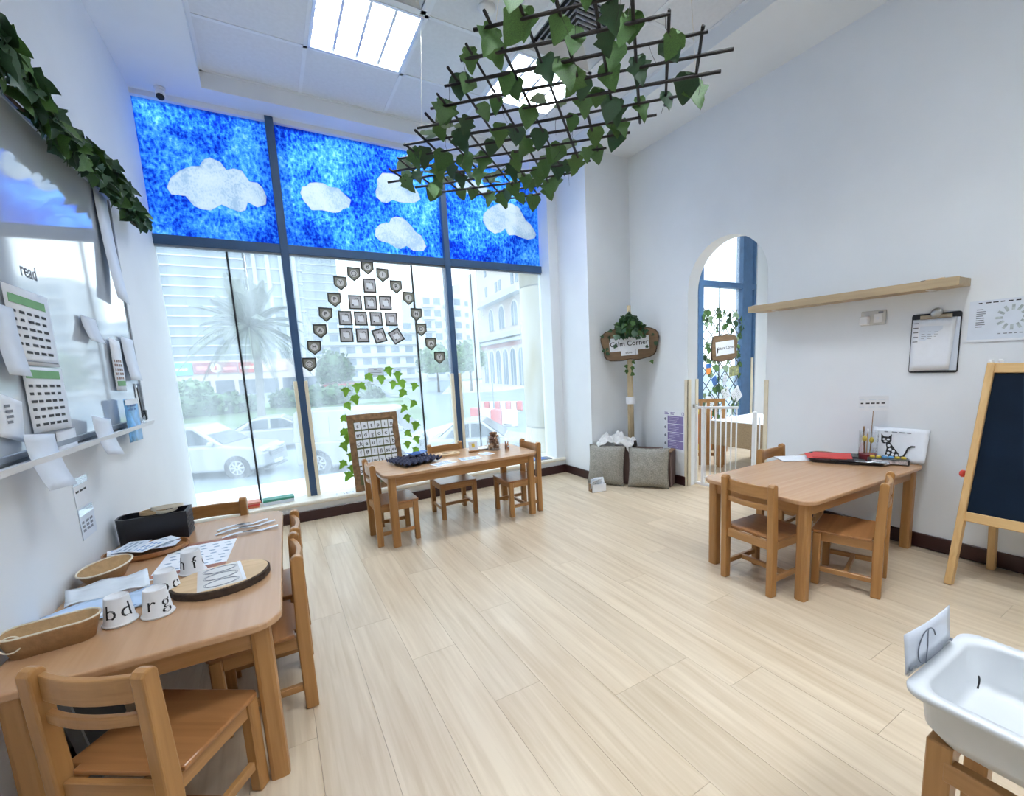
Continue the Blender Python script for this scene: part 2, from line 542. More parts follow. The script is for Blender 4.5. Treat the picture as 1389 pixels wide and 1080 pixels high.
for n, (i, j) in enumerate(LIGHTS):
    x, y = cell(i, j)
    if n == 0: L0.location = (x, y, TZ-0.004)
    else:
        l = copy_tree(L0, (x, y, TZ-0.004), 0, llab[n] if n < 2 else 'added louvred square ceiling light fitting, unseen, in the back part of the room')
# four-way air vents
def vent(label, i, j):
    x, y = cell(i, j)
    t = thing('air_vent', label, 'vent', (x, y, TZ-0.002), 0, 'square ceiling air vents')
    h = 0.29
    g = G(); g.box(-h, h, -h, -h+.03, 0, .02).box(-h, h, h-.03, h, 0, .02).box(-h, -h+.03, -h, h, 0, .02).box(h-.03, h, -h, h, 0, .02)
    g.build('frame', WHITE, t)
    G().box(-h, h, -h, h, .07, .075).build('duct_back', plain('duct_dark', (.03,.03,.035), .8), t)
    for k in range(7):
        r = 0.252 - 0.034*k
        for a in range(4):
            G(RZ(a*PI/2)).add([(-r, -r, 0), (r, -r, 0), (r-.022, -r+.022, .035), (-r+.022, -r+.022, .035),
                               (-r, -r, .004), (r, -r, .004), (r-.022, -r+.022, .039), (-r+.022, -r+.022, .039)],
                              [(0,3,2,1),(4,5,6,7),(0,1,5,4),(2,3,7,6)]).build('vent_slat', WHITE, t)
    return t
vent('white four-way ceiling air vent at the top edge, next to the bright light', *VENTS[0])
vent('white four-way ceiling air vent seen through the hanging ivy trellis', *VENTS[1])
# smoke detector and camera
t = thing('smoke_detector', 'small round white smoke detector on a ceiling board', 'detector', (1.33, 2.65, TZ+0.004))
G().lathe([(.05, 0), (.052, -.012), (.035, -.03), (.012, -.034)], 20).build('body', WHITE, t, smooth=True)
G(T(0,0,-.035)).lathe([(.008, 0), (.008, .004)], 10).build('sensor', GREYINK, t)
t = thing('security_camera', 'white turret security camera with black lens on the ceiling border', 'camera', (-0.405, 4.17, CZ))
G().lathe([(.032, 0), (.032, -.014), (.026, -.02)], 20).build('base', WHITE, t, smooth=True)
G(T(0, 0, -.036) @ RX(R(-38))).lathe([(.012, .026), (.025, .016), (.028, 0), (.028, -.03), (.024, -.04)], 20).build('body', WHITE, t, smooth=True)
G(T(0, 0, -.036) @ RX(R(-38))).lathe([(.0235, -.0405), (.018, -.044), (.004, -.045)], 16).build('lens', BLACK, t, smooth=True)

# unseen fittings added to brighten the neighbouring room
for y in (1.9, 3.2):
    l = copy_tree(L0, (4.9, y, 3.05), 0, 'added louvred square ceiling light fitting, unseen, brightening the next room')
    for c in l.children:
        if c.type == 'LIGHT':
            c.data = c.data.copy(); c.data.energy = LAMP*2.2

# ------------------------------------------------------------------ window wall
def glass_mat():
    m = bpy.data.materials.new('hazy_glass'); m.use_nodes = True
    t = m.node_tree; t.nodes.clear()
    o = t.nodes.new('ShaderNodeOutputMaterial')
    tr = t.nodes.new('ShaderNodeBsdfTransparent'); tr.inputs['Color'].default_value = (.96, .985, .98, 1)
    tl = t.nodes.new('ShaderNodeBsdfTranslucent'); tl.inputs['Color'].default_value = (.9, .95, 1, 1)
    gl = t.nodes.new('ShaderNodeBsdfGlossy'); gl.inputs['Roughness'].default_value = .02
    co = t.nodes.new('ShaderNodeTexCoord'); mp = t.nodes.new('ShaderNodeMapping'); mp.inputs['Scale'].default_value = (3, 3, .6)
    n = t.nodes.new('ShaderNodeTexNoise'); n.inputs['Scale'].default_value = 2.5; n.inputs['Detail'].default_value = 5
    mr = t.nodes.new('ShaderNodeMapRange'); mr.inputs['From Min'].default_value = .3; mr.inputs['From Max'].default_value = .75
    mr.inputs['To Min'].default_value = .10; mr.inputs['To Max'].default_value = .28  # haze over the bright outdoors, put into the panes as a translucent veil
    m1 = t.nodes.new('ShaderNodeMixShader'); m2 = t.nodes.new('ShaderNodeMixShader')
    fr = t.nodes.new('ShaderNodeFresnel'); fr.inputs['IOR'].default_value = 1.25
    t.links.new(co.outputs['Object'], mp.inputs[0]); t.links.new(mp.outputs[0], n.inputs['Vector'])
    t.links.new(n.outputs['Fac'], mr.inputs['Value']); t.links.new(mr.outputs[0], m1.inputs[0])
    t.links.new(tr.outputs[0], m1.inputs[1]); t.links.new(tl.outputs[0], m1.inputs[2])
    gg = t.nodes.new('ShaderNodeNewGeometry'); mf = t.nodes.new('ShaderNodeMath'); mf.operation = 'MULTIPLY'; iv = t.nodes.new('ShaderNodeMath'); iv.operation = 'SUBTRACT'; iv.inputs[0].default_value = 1.0
    t.links.new(gg.outputs['Backfacing'], iv.inputs[1]); t.links.new(iv.outputs[0], mf.inputs[0]); t.links.new(fr.outputs[0], mf.inputs[1]); t.links.new(mf.outputs[0], m2.inputs[0]); t.links.new(m1.outputs[0], m2.inputs[1]); t.links.new(gl.outputs[0], m2.inputs[2])
    t.links.new(m2.outputs[0], o.inputs['Surface'])
    return m
GLASS = glass_mat()
def paint_mat(name, seed, cols, scale=1.0, white=False):
    """thick finger paint on glass, lit from behind by the sky"""
    m = bpy.data.materials.new(name); m.use_nodes = True
    t = m.node_tree; t.nodes.clear()
    o = t.nodes.new('ShaderNodeOutputMaterial')
    co = t.nodes.new('ShaderNodeTexCoord')
    mp = t.nodes.new('ShaderNodeMapping'); mp.inputs['Location'].default_value = (seed*3.1, 0, seed*1.7)
    big = t.nodes.new('ShaderNodeTexNoise'); big.inputs['Scale'].default_value = 2.6*scale; big.inputs['Detail'].default_value = 3; big.inputs['Distortion'].default_value = .8
    md = t.nodes.new('ShaderNodeTexNoise'); md.inputs['Scale'].default_value = 15*scale; md.inputs['Detail'].default_value = 3; md.inputs['Distortion'].default_value = 2.2
    vo = t.nodes.new('ShaderNodeTexVoronoi'); vo.inputs['Scale'].default_value = 34*scale; vo.inputs['Randomness'].default_value = .85
    fn = t.nodes.new('ShaderNodeTexNoise'); fn.inputs['Scale'].default_value = 60*scale; fn.inputs['Detail'].default_value = 3; fn.inputs['Distortion'].default_value = 2.0
    st_ = t.nodes.new('ShaderNodeMapping'); st_.inputs['Scale'].default_value = (1.5, 1, .8)
    t.links.new(co.outputs['Object'], mp.inputs[0])
    t.links.new(mp.outputs[0], st_.inputs[0])
    for q in (big, md, fn): t.links.new(mp.outputs[0], q.inputs['Vector'])
    t.links.new(st_.outputs[0], vo.inputs['Vector'])
    def madd(node, out, wgt, prev=None):
        a = t.nodes.new('ShaderNodeMath'); a.operation = 'MULTIPLY_ADD'; a.inputs[1].default_value = wgt; a.inputs[2].default_value = 0
        t.links.new(node.outputs[out], a.inputs[0])
        if prev is not None: t.links.new(prev.outputs[0], a.inputs[2])
        return a
    a = madd(big, 'Fac', .60); a = madd(md, 'Fac', .40, a); a = madd(fn, 'Fac', .28, a); a = madd(vo, 'Distance', .22, a)
    r = t.nodes.new('ShaderNodeValToRGB')
    e = r.color_ramp.elements
    for k, (p, col) in enumerate(cols):
        q = e[k] if k < 2 else e.new(p)
        q.position = p; q.color = tuple(col)+(1,)
    t.links.new(a.outputs[0], r.inputs[0])
    tl = t.nodes.new('ShaderNodeBsdfTranslucent'); df = t.nodes.new('ShaderNodeBsdfDiffuse'); tr = t.nodes.new('ShaderNodeBsdfTransparent')
    for q in (tl, df, tr): t.links.new(r.outputs[0], q.inputs['Color'])
    m1 = t.nodes.new('ShaderNodeMixShader'); m1.inputs[0].default_value = .12
    m2 = t.nodes.new('ShaderNodeMixShader'); m2.inputs[0].default_value = .30
    t.links.new(tl.outputs[0], m1.inputs[1]); t.links.new(df.outputs[0], m1.inputs[2])
    t.links.new(m1.outputs[0], m2.inputs[1]); t.links.new(tr.outputs[0], m2.inputs[2])
    t.links.new(m2.outputs[0], o.inputs['Surface'])
    return m
BLUES = [(.60, (.004, .022, .38)), (.98, (.26, .64, .98)), (.68, (.008, .070, .60)), (.76, (.026, .19, .85)), (.86, (.075, .36, .95))]
FILM = [paint_mat('blue_window_paint', k, BLUES) for k in range(3)]
CLOUDM = paint_mat('white_window_paint', 9, [(.64, (.54, .63, .72)), (.90, (.78, .80, .82)), (.72, (.70, .75, .79))], 1.7)
GY = 4.287
ZT0, ZT1, ZF = 2.155, 2.223, 3.125
SEAL = plain('black_seal', (.02, .025, .03), .5)
SEALGREY = plain('grey_seal', (.20, .22, .24), .5)  # paler joint between the panes of the right bay
CL = [
 ('large white painted cloud on the left blue window pane', [(-.46,2.55),(-.43,2.62),(-.37,2.68),(-.30,2.72),(-.25,2.73),(-.22,2.78),(-.18,2.80),(-.12,2.78),(-.09,2.73),(-.04,2.75),(.01,2.74),(.05,2.67),(.10,2.67),(.13,2.64),(.15,2.58),(.14,2.52),(.08,2.49),(.02,2.52),(.0,2.46),(-.04,2.44),(-.10,2.46),(-.15,2.48),(-.22,2.43),(-.28,2.43),(-.32,2.45),(-.36,2.51),(-.44,2.51)]),
 ('small white painted cloud with vertical streaks, left in the middle blue pane', [(.39,2.64),(.41,2.69),(.44,2.70),(.47,2.73),(.52,2.74),(.57,2.74),(.61,2.72),(.68,2.72),(.72,2.68),(.77,2.64),(.75,2.58),(.70,2.56),(.67,2.53),(.62,2.52),(.54,2.53),(.46,2.52),(.43,2.56),(.41,2.58)]),
 ('white painted cloud, upper right of the middle blue pane, beside ivy leaves', [(1.0,2.84),(1.05,2.90),(1.13,2.91),(1.18,2.90),(1.22,2.88),(1.27,2.86),(1.30,2.83),(1.35,2.79),(1.37,2.73),(1.31,2.69),(1.23,2.68),(1.18,2.68),(1.12,2.69),(1.07,2.66),(1.02,2.66),(.98,2.70),(.98,2.74),(1.0,2.79)]),
 ('white painted cloud at the lower right of the middle blue pane', [(.94,2.37),(.95,2.43),(.99,2.47),(1.04,2.49),(1.07,2.49),(1.09,2.53),(1.13,2.55),(1.19,2.55),(1.23,2.52),(1.27,2.48),(1.30,2.44),(1.35,2.41),(1.37,2.37),(1.39,2.32),(1.36,2.28),(1.27,2.27),(1.21,2.31),(1.16,2.28),(1.12,2.28),(1.05,2.32),(.98,2.33)]),
 ('big white painted cloud in the right blue window pane', [(1.98,2.62),(1.99,2.68),(2.04,2.73),(2.10,2.77),(2.16,2.80),(2.22,2.81),(2.31,2.82),(2.39,2.79),(2.43,2.73),(2.46,2.68),(2.52,2.64),(2.56,2.59),(2.58,2.55),(2.56,2.51),(2.48,2.49),(2.41,2.50),(2.33,2.52),(2.26,2.51),(2.22,2.57),(2.17,2.53),(2.10,2.51),(2.03,2.54),(2.0,2.58)]),
 ('white painted cloud in the right blue pane, half hidden behind the ivy trellis', [(1.73,2.94),(1.76,2.99),(1.82,3.02),(1.87,3.01),(1.90,2.97),(1.97,2.97),(2.02,2.94),(2.07,2.91),(2.06,2.88),(1.96,2.85),(1.84,2.85),(1.76,2.86),(1.72,2.89)]),
 ('tiny white painted cloud near the top of the middle pane, behind the trellis tip', [(1.27,3.08),(1.30,3.11),(1.36,3.115),(1.40,3.09),(1.39,3.05),(1.35,3.04),(1.29,3.04)]),
]

def film_pane(x0, x1, z0, z1, k, w):
    """painted sheet with the cloud shapes left open, clouds are sheets of their own"""
    bm = bmesh.new(); edges = []
    def loop(pts):
        vs = [bm.verts.new((x, GY, z)) for x, z in pts]
        for q in range(len(vs)): edges.append(bm.edges.new((vs[q], vs[(q+1) % len(vs)])))
    loop([(x0, z0), (x1, z0), (x1, z1), (x0, z1)])
    for lb, pts in CL:
        cx = sum(p[0] for p in pts)/len(pts)
        if x0 < cx < x1: loop(pts)
    bmesh.ops.triangle_fill(bm, edges=edges, use_beauty=True)
    me = bpy.data.meshes.new('painted_pane'); bm.to_mesh(me); bm.free()
    me.materials.append(FILM[k])
    link('painted_pane', me, w)
bays = [(-0.585, 0.199, -0.16, SEAL), (0.255, 1.545, 1.235, SEAL), (1.600, 2.615, 1.81, SEALGREY)]
for k, (a, b, j, sm) in enumerate(bays):
    w = sthing('window_%d' % (k+1))
    film_pane(a-.01, b+.01, ZT1-.01, ZF, k, w)
    G().box(a-.01, j-.004, GY, GY+.008, .14, ZT0+.01).build('pane', GLASS, w)
    G().box(j+.004, b+.01, GY, GY+.008, .14, ZT0+.01).build('pane', GLASS, w)
    if k < 2:
        G().box(j-.0065, j+.0065, GY-.006, GY+.014, .165, ZT0).build('glass_seal', sm, w)
    else:
        G().box(j-.004, j+.004, GY-.003, GY+.012, .165, ZT0).build('glass_seal', sm, w)
    G().box(a-.01, b+.01, GY-.035, GY+.05, ZT0, ZT1).build('transom', SLATE, w, bevel=.003)
    G().box(a-.01, b+.01, GY-.020, GY-.001, ZT0-.014, ZT0).build('transom_bead', ALU, w)
    if k < 2:
        G().box(b, bays[k+1][0], GY-.045, GY+.06, .165, 3.154).build('mullion', SLATE, w, bevel=.003)
        for xa, xb in ((b-.024, b+.003), (bays[k+1][0]-.003, bays[k+1][0]+.024)):
            G().box(xa, xb, GY-.052, GY-.004, .17, 1.145).build('corner_guard', CREAM, w, bevel=.003)
# white clouds cut from paint-covered film
for lb, pts in CL:
    g = G(); g.prismy(pts, GY-.006, GY-.0008)
    tag(g.build('painted_cloud', CLOUDM), lb, 'cloud', 'painted clouds on the blue panes')

# ------------------------------------------------------------------ birthday display on the middle pane
DY = GY - 0.004
def card(M, poly, th=.003):
    g = G(M); g.prism(poly, 0, th); return g
FACE = RX(PI/2)                       # local xy plane -> facing the room (normal towards -y)
flags = [(.311,1.275,''),(.362,1.414,'H'),(.421,1.55,'A'),(.477,1.687,'P'),(.558,1.81,'P'),(.618,1.949,'Y'),(.732,2.031,''),(.849,2.094,'B'),(.971,2.036,'I'),(1.081,1.941,'R'),(1.185,1.845,'T'),(1.244,1.701,'H'),(1.277,1.563,'D'),(1.361,1.43,'A'),(1.434,1.30,'Y')]
names = ['blank', 'H', 'A', 'first P', 'second P', 'Y', 'blank', 'B', 'I', 'R', 'T', 'second H', 'D', 'second A', 'second Y']
where = ['lowest on the left of the arch', 'left side second from bottom', 'left side third from bottom', 'left side fourth from bottom', 'left side fifth from bottom', 'left side near the top', 'just left of the arch top', 'at the very top of the arch', 'just right of the arch top', 'right side high up', 'right side upper middle', 'right side fifth from bottom', 'right side third from bottom', 'right side second from bottom', 'lowest on the right of the arch']
def pent(w, h): return [(-w/2, h/2), (-w/2, -h*.12), (0, -h/2), (w/2, -h*.12), (w/2, h/2)]
for k, (x, z, ch) in enumerate(flags):
    t = thing('pennant_card', 'dark grey pennant card %s, %s' % (('with letter ' + ch) if ch else 'with flower ring', where[k]), 'pennant', (x, DY, z), 0, 'birthday pennants on the window')
    M = FACE @ RZ(rnd.uniform(-.05, .05))
    card(M, pent(.105, .118)).build('border', PEWTER, t)
    card(T(0,-.0022,0) @ M, pent(.084, .092), .002).build('panel', KRAFT, t)
    G(T(0,-.0042,.006) @ M).lathe([(.029,0),(.029,.001)], 14).build('disc', plain('card_disc', (.60,.60,.60), .8) if k == 0 else MATS['card_disc'], t)
    if ch:
        G(T(0,-.0056,.006) @ M).text(ch, .046).build('letter', INK, t)
    else:
        G(T(0,-.0046,.006) @ M).tube([(.019*math.cos(a*PI/6), .019*math.sin(a*PI/6), 0) for a in range(12)], .003, 5, True).build('flower_ring', INK, t)
frames = [(.853,1.942,0),(.721,1.797,0),(.848,1.795,0),(.974,1.799,0),(.627,1.662,0),(.753,1.66,0),(.882,1.659,0),(1.013,1.658,0),(.622,1.519,0),(.754,1.515,0),(.897,1.511,.25),(1.045,1.507,.5)]
fl = ['alone on the top row', 'left in the row of three', 'middle of the row of three', 'right in the row of three', 'first from left in the upper row of four', 'second from left in the upper row of four', 'third from left in the upper row of four', 'rightmost in the upper row of four', 'leftmost in the bottom row', 'second from left in the bottom row', 'slightly tilted, third in the bottom row', 'strongly tilted, rightmost in the bottom row']
for k, (x, z, a) in enumerate(frames):
    t = thing('month_card', 'dark framed square card on the window, ' + fl[k], 'card', (x, DY, z), 0, 'square cards inside the pennant arch')
    M = FACE @ RZ(a)
    card(M, [(-.054,-.061),(.054,-.061),(.054,.061),(-.054,.061)]).build('border', PEWTER, t)
    card(T(0,-.0022,0) @ M, [(-.042,-.048),(.042,-.048),(.042,.048),(-.042,.048)], .002).build('panel', plain('card_panel', (.46,.46,.48), .8) if k == 0 else MATS['card_panel'], t)
    card(T(0,-.0036,0) @ M, [(-.026,-.028),(.024,-.028),(.024,.018),(-.026,.022)], .001).build('inner_square', PAPER, t)
    g = G(T(0,-.0052,0) @ M)
    g.tube([(-.004,.022,0),(.006,.034,0),(.020,.032,0),(.028,.016,0),(.024,.002,0)], .0022, 5)
    g.lathe([(.0001,0),(.0001,.001)], 4)
    g.tube([(-.026,-.024,0),(-.018,-.020,0),(-.020,-.030,0)], .005, 5)
    g.build('line_drawing', INK, t)

# ------------------------------------------------------------------ ivy leaves
def leaf_geo(n, curl=.05, fold=.12):
    """five-lobed ivy leaf about one unit tall, stalk at the origin, tip towards -y"""
    if n == 0:
        half = [(0,.02),(.10,.17),(.27,.19),(.30,.03),(.58,-.15),(.28,-.33),(.23,-.58),(.11,-.82),(0,-1.0)]
    elif n == 1:
        half = [(0,.0),(.14,.14),(.33,.12),(.34,-.02),(.55,-.26),(.30,-.38),(.24,-.62),(.10,-.82),(0,-.97)]
    else:
        half = [(0,.03),(.08,.13),(.24,.23),(.30,.06),(.62,-.06),(.32,-.27),(.26,-.50),(.14,-.76),(0,-.95)]
    if n == 3: half = [(0,.06),(.12,.20),(.30,.21),(.41,.07),(.36,-.06),(.62,-.17),(.44,-.37),(.29,-.50),(.24,-.68),(.12,-.86),(0,-1.0)]
    if n == 4: half = [(0,.04),(.14,.18),(.34,.16),(.48,.0),(.56,-.20),(.44,-.38),(.36,-.54),(.26,-.70),(.12,-.87),(0,-.98)]
    vs, fs = [], []
    mid = [(0, y, -curl*y*y) for x, y in half]
    k = len(half)
    vs += mid
    vs += [(x, y, fold*abs(x) - curl*y*y + .04*math.sin(9*x)) for x, y in half]
    vs += [(-x, y, fold*abs(x) - curl*y*y + .05*math.sin(7*x)) for x, y in half]
    for i in range(k-1):
        if i == 0:
            fs += [(0, k+1, 1), (0, 1, 2*k+1)]
        elif i == k-2:
            fs += [(i, k+i, i+1), (i, i+1, 2*k+i)]
        else:
            fs += [(i, k+i, k+i+1, i+1), (i, i+1, 2*k+i+1, 2*k+i)]
    return vs, fs
LMESH = {}
def leaf(parent, loc, size, rot, mat, name='leaf', shape=None):
    shape = rnd.randrange(5) if shape is None else shape
    key = (mat.name, shape)
    if key not in LMESH:
        g = G(); g.add(*leaf_geo(shape))
        o = g.build(name, mat, parent, smooth=True)
        LMESH[key] = o.data
    else:
        o = bpy.data.objects.new(name, LMESH[key]); COL.objects.link(o); o.parent = parent
    o.location = loc; o.rotation_euler = rot; o.scale = (size, size, size)
    return o
ivy = thing('ivy_garland', 'arch of bright green artificial ivy leaves stuck on the glass around the letter board', 'garland', (0.83, DY, 0.17))
lv = [(.57,1.023),(.69,1.059),(.665,1.05),(.759,1.133),(.939,1.182),(1.022,1.134),(.873,1.114),(.977,1.057),(1.044,1.062),(1.173,1.028),(1.065,.972),(.63,.949),(.56,.898),(1.152,.864),(1.061,.829),(.518,.78),(1.07,.738),(1.152,.657),(.51,.655),(1.054,.59),(1.141,.53),(.502,.544),(1.054,.492),(1.135,.42),(.558,.445),(.491,.385),(.555,.333),(.525,.27),(.554,.604)]
for x, z in lv:
    s = rnd.uniform(.072, .09)
    leaf(ivy, (x-.83, -.012-rnd.random()*.01, z-.17+s*.45), s, (PI/2+rnd.uniform(-.15,.15), rnd.uniform(-.9,.9), rnd.uniform(-.2,.2)), LEAFY, shape=rnd.randrange(3))
st = G()
left = sorted([p for p in lv if p[0] < .8], key=lambda p: p[1]); right = sorted([p for p in lv if p[0] >= .8], key=lambda p: -p[1])
st.tube([(x-.83, -.008, z-.17) for x, z in left + right], .0012, 4)
st.build('clear_thread', plain('clear_thread', (.6,.68,.7), .3), ivy)
t = thing('window_notice', 'small pale printed notice stuck to the glass above the ivy arch', 'notice', (.835, DY, 1.19))
card(FACE, [(-.064,-.04),(.064,-.04),(.064,.04),(-.064,.04)], .001).build('sheet', PAPERB, t)
g = G(T(0,-.0015,0) @ FACE)
for k, w in enumerate((.03, .09, .1, .07)):
    g.prism([(-w/2, .022-.014*k), (w/2, .022-.014*k), (w/2, .027-.014*k), (-w/2, .027-.014*k)], 0, .0004)
g.build('print', GREYINK, t)

# ------------------------------------------------------------------ the street, a storey below
SZ = -2.16
BZ = -3.7
ASPH = plain('asphalt', (.20, .245, .29), .9, var=.12, scale=.4)
PAVE = plain('paving', (.50, .50, .49), .9, var=.05, scale=1)
GRASS = plain('grass_bank', (.13, .20, .10), .95, var=.3, scale=.8)
HEDGE = plain('hedge_leaves', (.085, .15, .075), .95, var=.5, scale=3)
CARW = plain('white_car_paint', (.34, .36, .39), .22, var=.01)
CARG = plain('grey_car_paint', (.13, .17, .22), .25, var=.03)
CGLASS = plain('car_glass', (.03, .05, .07), .3, var=.05)
TYRE = plain('tyre', (.03, .03, .035), .8)
RIM = plain('alloy_rim', (.40, .42, .45), .35, .5)
GRILLE = plain('car_grille', (.08, .09, .10), .4)
LAMPR = plain('tail_lamp', (.55, .10, .09), .3)
LAMPW = plain('head_lamp', (.70, .74, .78), .15)
STONE = plain('cream_stone', (.56, .50, .37), .7, var=.03, scale=2)
TWR = plain('tower_glass', (.17, .225, .28), .25, var=.10, scale=.15)
TWR2 = plain('tower_glass_pale', (.30, .37, .43), .25, var=.10, scale=.15)
BAND = plain('tower_band', (.46, .51, .55), .6, var=.04)
BLDW = plain('render_white', (.55, .57, .58), .8, var=.03)
BLDP = plain('render_pink', (.52, .46, .43), .8, var=.03)
WIN = plain('far_window', (.16, .22, .28), .2, var=.15)
BLUEG = plain('blue_glazing', (.20, .36, .50), .2, var=.08)
SHOPD = plain('shop_front', (.10, .12, .15), .5, var=.4, scale=.5)
SIGNR = plain('shop_sign_red', (.50, .09, .08), .5)
SIGNW2 = plain('shop_sign_white', (.70, .70, .70), .5)
BARR = plain('barrier_red', (.55, .12, .12), .5)
struct(G().box(-60, 160, 4.4, 320, SZ-.2, SZ).build('street', ASPH))
struct(G().box(-3, 9, 4.34, 5.5, -.3, .08).build('outside_ledge', plain('ledge_white', (.72,.74,.74), .7)))
struct(G().box(-6, 12, 5.5, 10, SZ, SZ+.12).build('outside_pavement', PAVE))
struct(G().prism([(5.9, 23.4), (9.3, 26.6), (17.6, 33.8), (16.3, 30.4), (9.6, 21.2), (6.4, 20.4)], SZ, SZ+.06).build('traffic_island', PAVE))
struct(G().prism([(20, 60), (27, 56), (60, 75), (160, 100), (150, 160), (40, 110)], SZ, SZ+.06).build('far_pavement', PAVE))
# bank of grass and its hedges
gb = G()
gb.grid(lambda u, v: (-28 + 37*u + 1.0*math.sin(9*u)*v, 27.5 + 6.5*v + 2.2*u + .6*math.sin(7*u), SZ + .02 + 1.3*v**.8 + .06*math.sin(31*u + 5*v)), 40, 10)
struct(gb.build('grass_bank', GRASS, smooth=True))
struct(G().box(-28, 8.5, 34.5, 44, SZ, SZ+1.2).build('planted_terrace', GRASS))
def bush(name, label, cat, x, y, z, lx, ly, h, n, group=None, mat=None, s=.34):
    """a clipped or loose mass of leaves: leaf clusters scattered through rounded lobes"""
    t = thing(name, label, cat, (x, y, z), 0, group)
    r = random.Random(int(x*13 + y*7 + h*31))
    g = G()
    for k in range(n):
        u, v = r.uniform(-1, 1), r.uniform(-1, 1)
        top = h*(.72 + .28*math.cos(u*7 + x) * math.cos(v*5))*(1 - .45*max(abs(u), abs(v))**4)
        px, py, pz = u*lx/2, v*ly/2, top*r.random()**.6
        q = Vector((r.uniform(-1,1), r.uniform(-1,1), r.uniform(-.6,1))).normalized()*s*r.uniform(.6, 1.3)
        w = q.cross(Vector((r.uniform(-1,1), r.uniform(-1,1), r.uniform(-1,1)))).normalized()*s*.5
        p = Vector((px, py, pz))
        g.add([p, p+q*.5+w, p+q, p+q*.5-w], [(0,1,2,3)])
    c = G()
    c.lathe([(.42, 0), (.46, h*.3), (.42, h*.6), (.25, h*.8)], 14, lx, ly)
    c.build('inner_mass', mat or HEDGE, t, smooth=True)
    fo = g.build('foliage', mat or HEDGE, t); fo['kind'] = 'stuff'
    return t
bush('hedge', 'low grey-green hedge on the grass bank, left behind the black glass seal', 'hedge', -4.6, 34.6, -.95, 8, 1.8, 1.5, 1500, 'hedges on the grass bank')
bush('hedge', 'low hedge on the grass bank, right of the palm trunk', 'hedge', 2.6, 35.6, -.95, 5.2, 1.8, 1.5, 1300, 'hedges on the grass bank')
bush('hedge', 'dark clipped hedge further off, left of the ivy arch in the middle window', 'hedge', 6.0, 38.5, -.98, 3.6, 1.8, 1.4, 900, 'hedges on the grass bank')
LTREE = plain('pale_tree_leaves', (.17, .27, .15), .95, var=.45, scale=2)
def tree(label, x, y, h, w, mat=None, n=1300):
    t = bush('street_tree', label, 'tree', x, y, SZ + h*.38, w, w, h*.62, n, 'street trees', mat, .5)
    G(T(0, 0, -h*.38)).tube([(0,0,0), (.05,0,h*.2), (0,.05,h*.5)], [.2, .15, .1], 8).build('trunk', BARK, t)
tree('grey-green street tree left of the ivy arch, in front of the low far buildings', 7.0, 60, 6.4, 3.6)
tree('pale green tree before the white flats, right in the middle window', 21.6, 66, 7.6, 4.6, LTREE)
tree('green tree at the left edge of the right window, by the grey pole', 24.6, 60.5, 7.8, 3.6, LTREE)
tree('small yellow-green tree in front of the red shop sign', -6.5, 57, 3.6, 2.8, LTREE, 800)
# date palm
pt = thing('date_palm', 'tall date palm with arching grey-green fronds outside the left window', 'palm', (-.55, 29.5, SZ))
tr = []
for k in range(15):
    tr.append((.02*k*math.sin(k*.2), 0, k*.43))
G().tube(tr, [.21 if k % 2 else .18 for k in range(15)], 12).build('trunk', plain('palm_bark', (.19,.185,.17), .95, var=.3, scale=3), pt)
PALM = plain('palm_leaflets', (.16, .195, .155), .8, var=.3, scale=2)
pr_ = random.Random(4)
for k in range(46):
    a = k*2.39996; el = R(80 - 105*(k/46.0)); L = pr_.uniform(2.9, 4.0)
    ax = Vector((math.cos(a), math.sin(a), 0)); pts = []
    for q in range(9):
        s_ = q/8.0
        pts.append(Vector((0, 0, 6.05)) + ax*(L*s_*math.cos(el)*(1 - .12*s_)) + Vector((0, 0, L*s_*math.sin(el) - 1.9*s_*s_*math.cos(el))))
    g = G(); g.tube(pts, [.045 - .004*q for q in range(9)], 4)
    sd = Vector((-ax.y, ax.x, 0))
    for q in range(1, 36):
        s_ = q/36.0; i = min(7, int(s_*8)); f_ = s_*8 - i
        p = pts[i].lerp(pts[i+1], f_); dr = (pts[i+1]-pts[i]).normalized(); ll = .72*math.sin(PI*(.12 + .85*s_))
        for sg in (-1, 1):
            e = p + (dr*.6 + sd*sg*.8 + Vector((0,0,-.28))).normalized()*ll
            m_ = p.lerp(e, .45); wv_ = dr*.035
            g.add([p, m_+wv_, e, m_-wv_], [(0,1,2,3)])
    g.build('frond', PALM, pt)

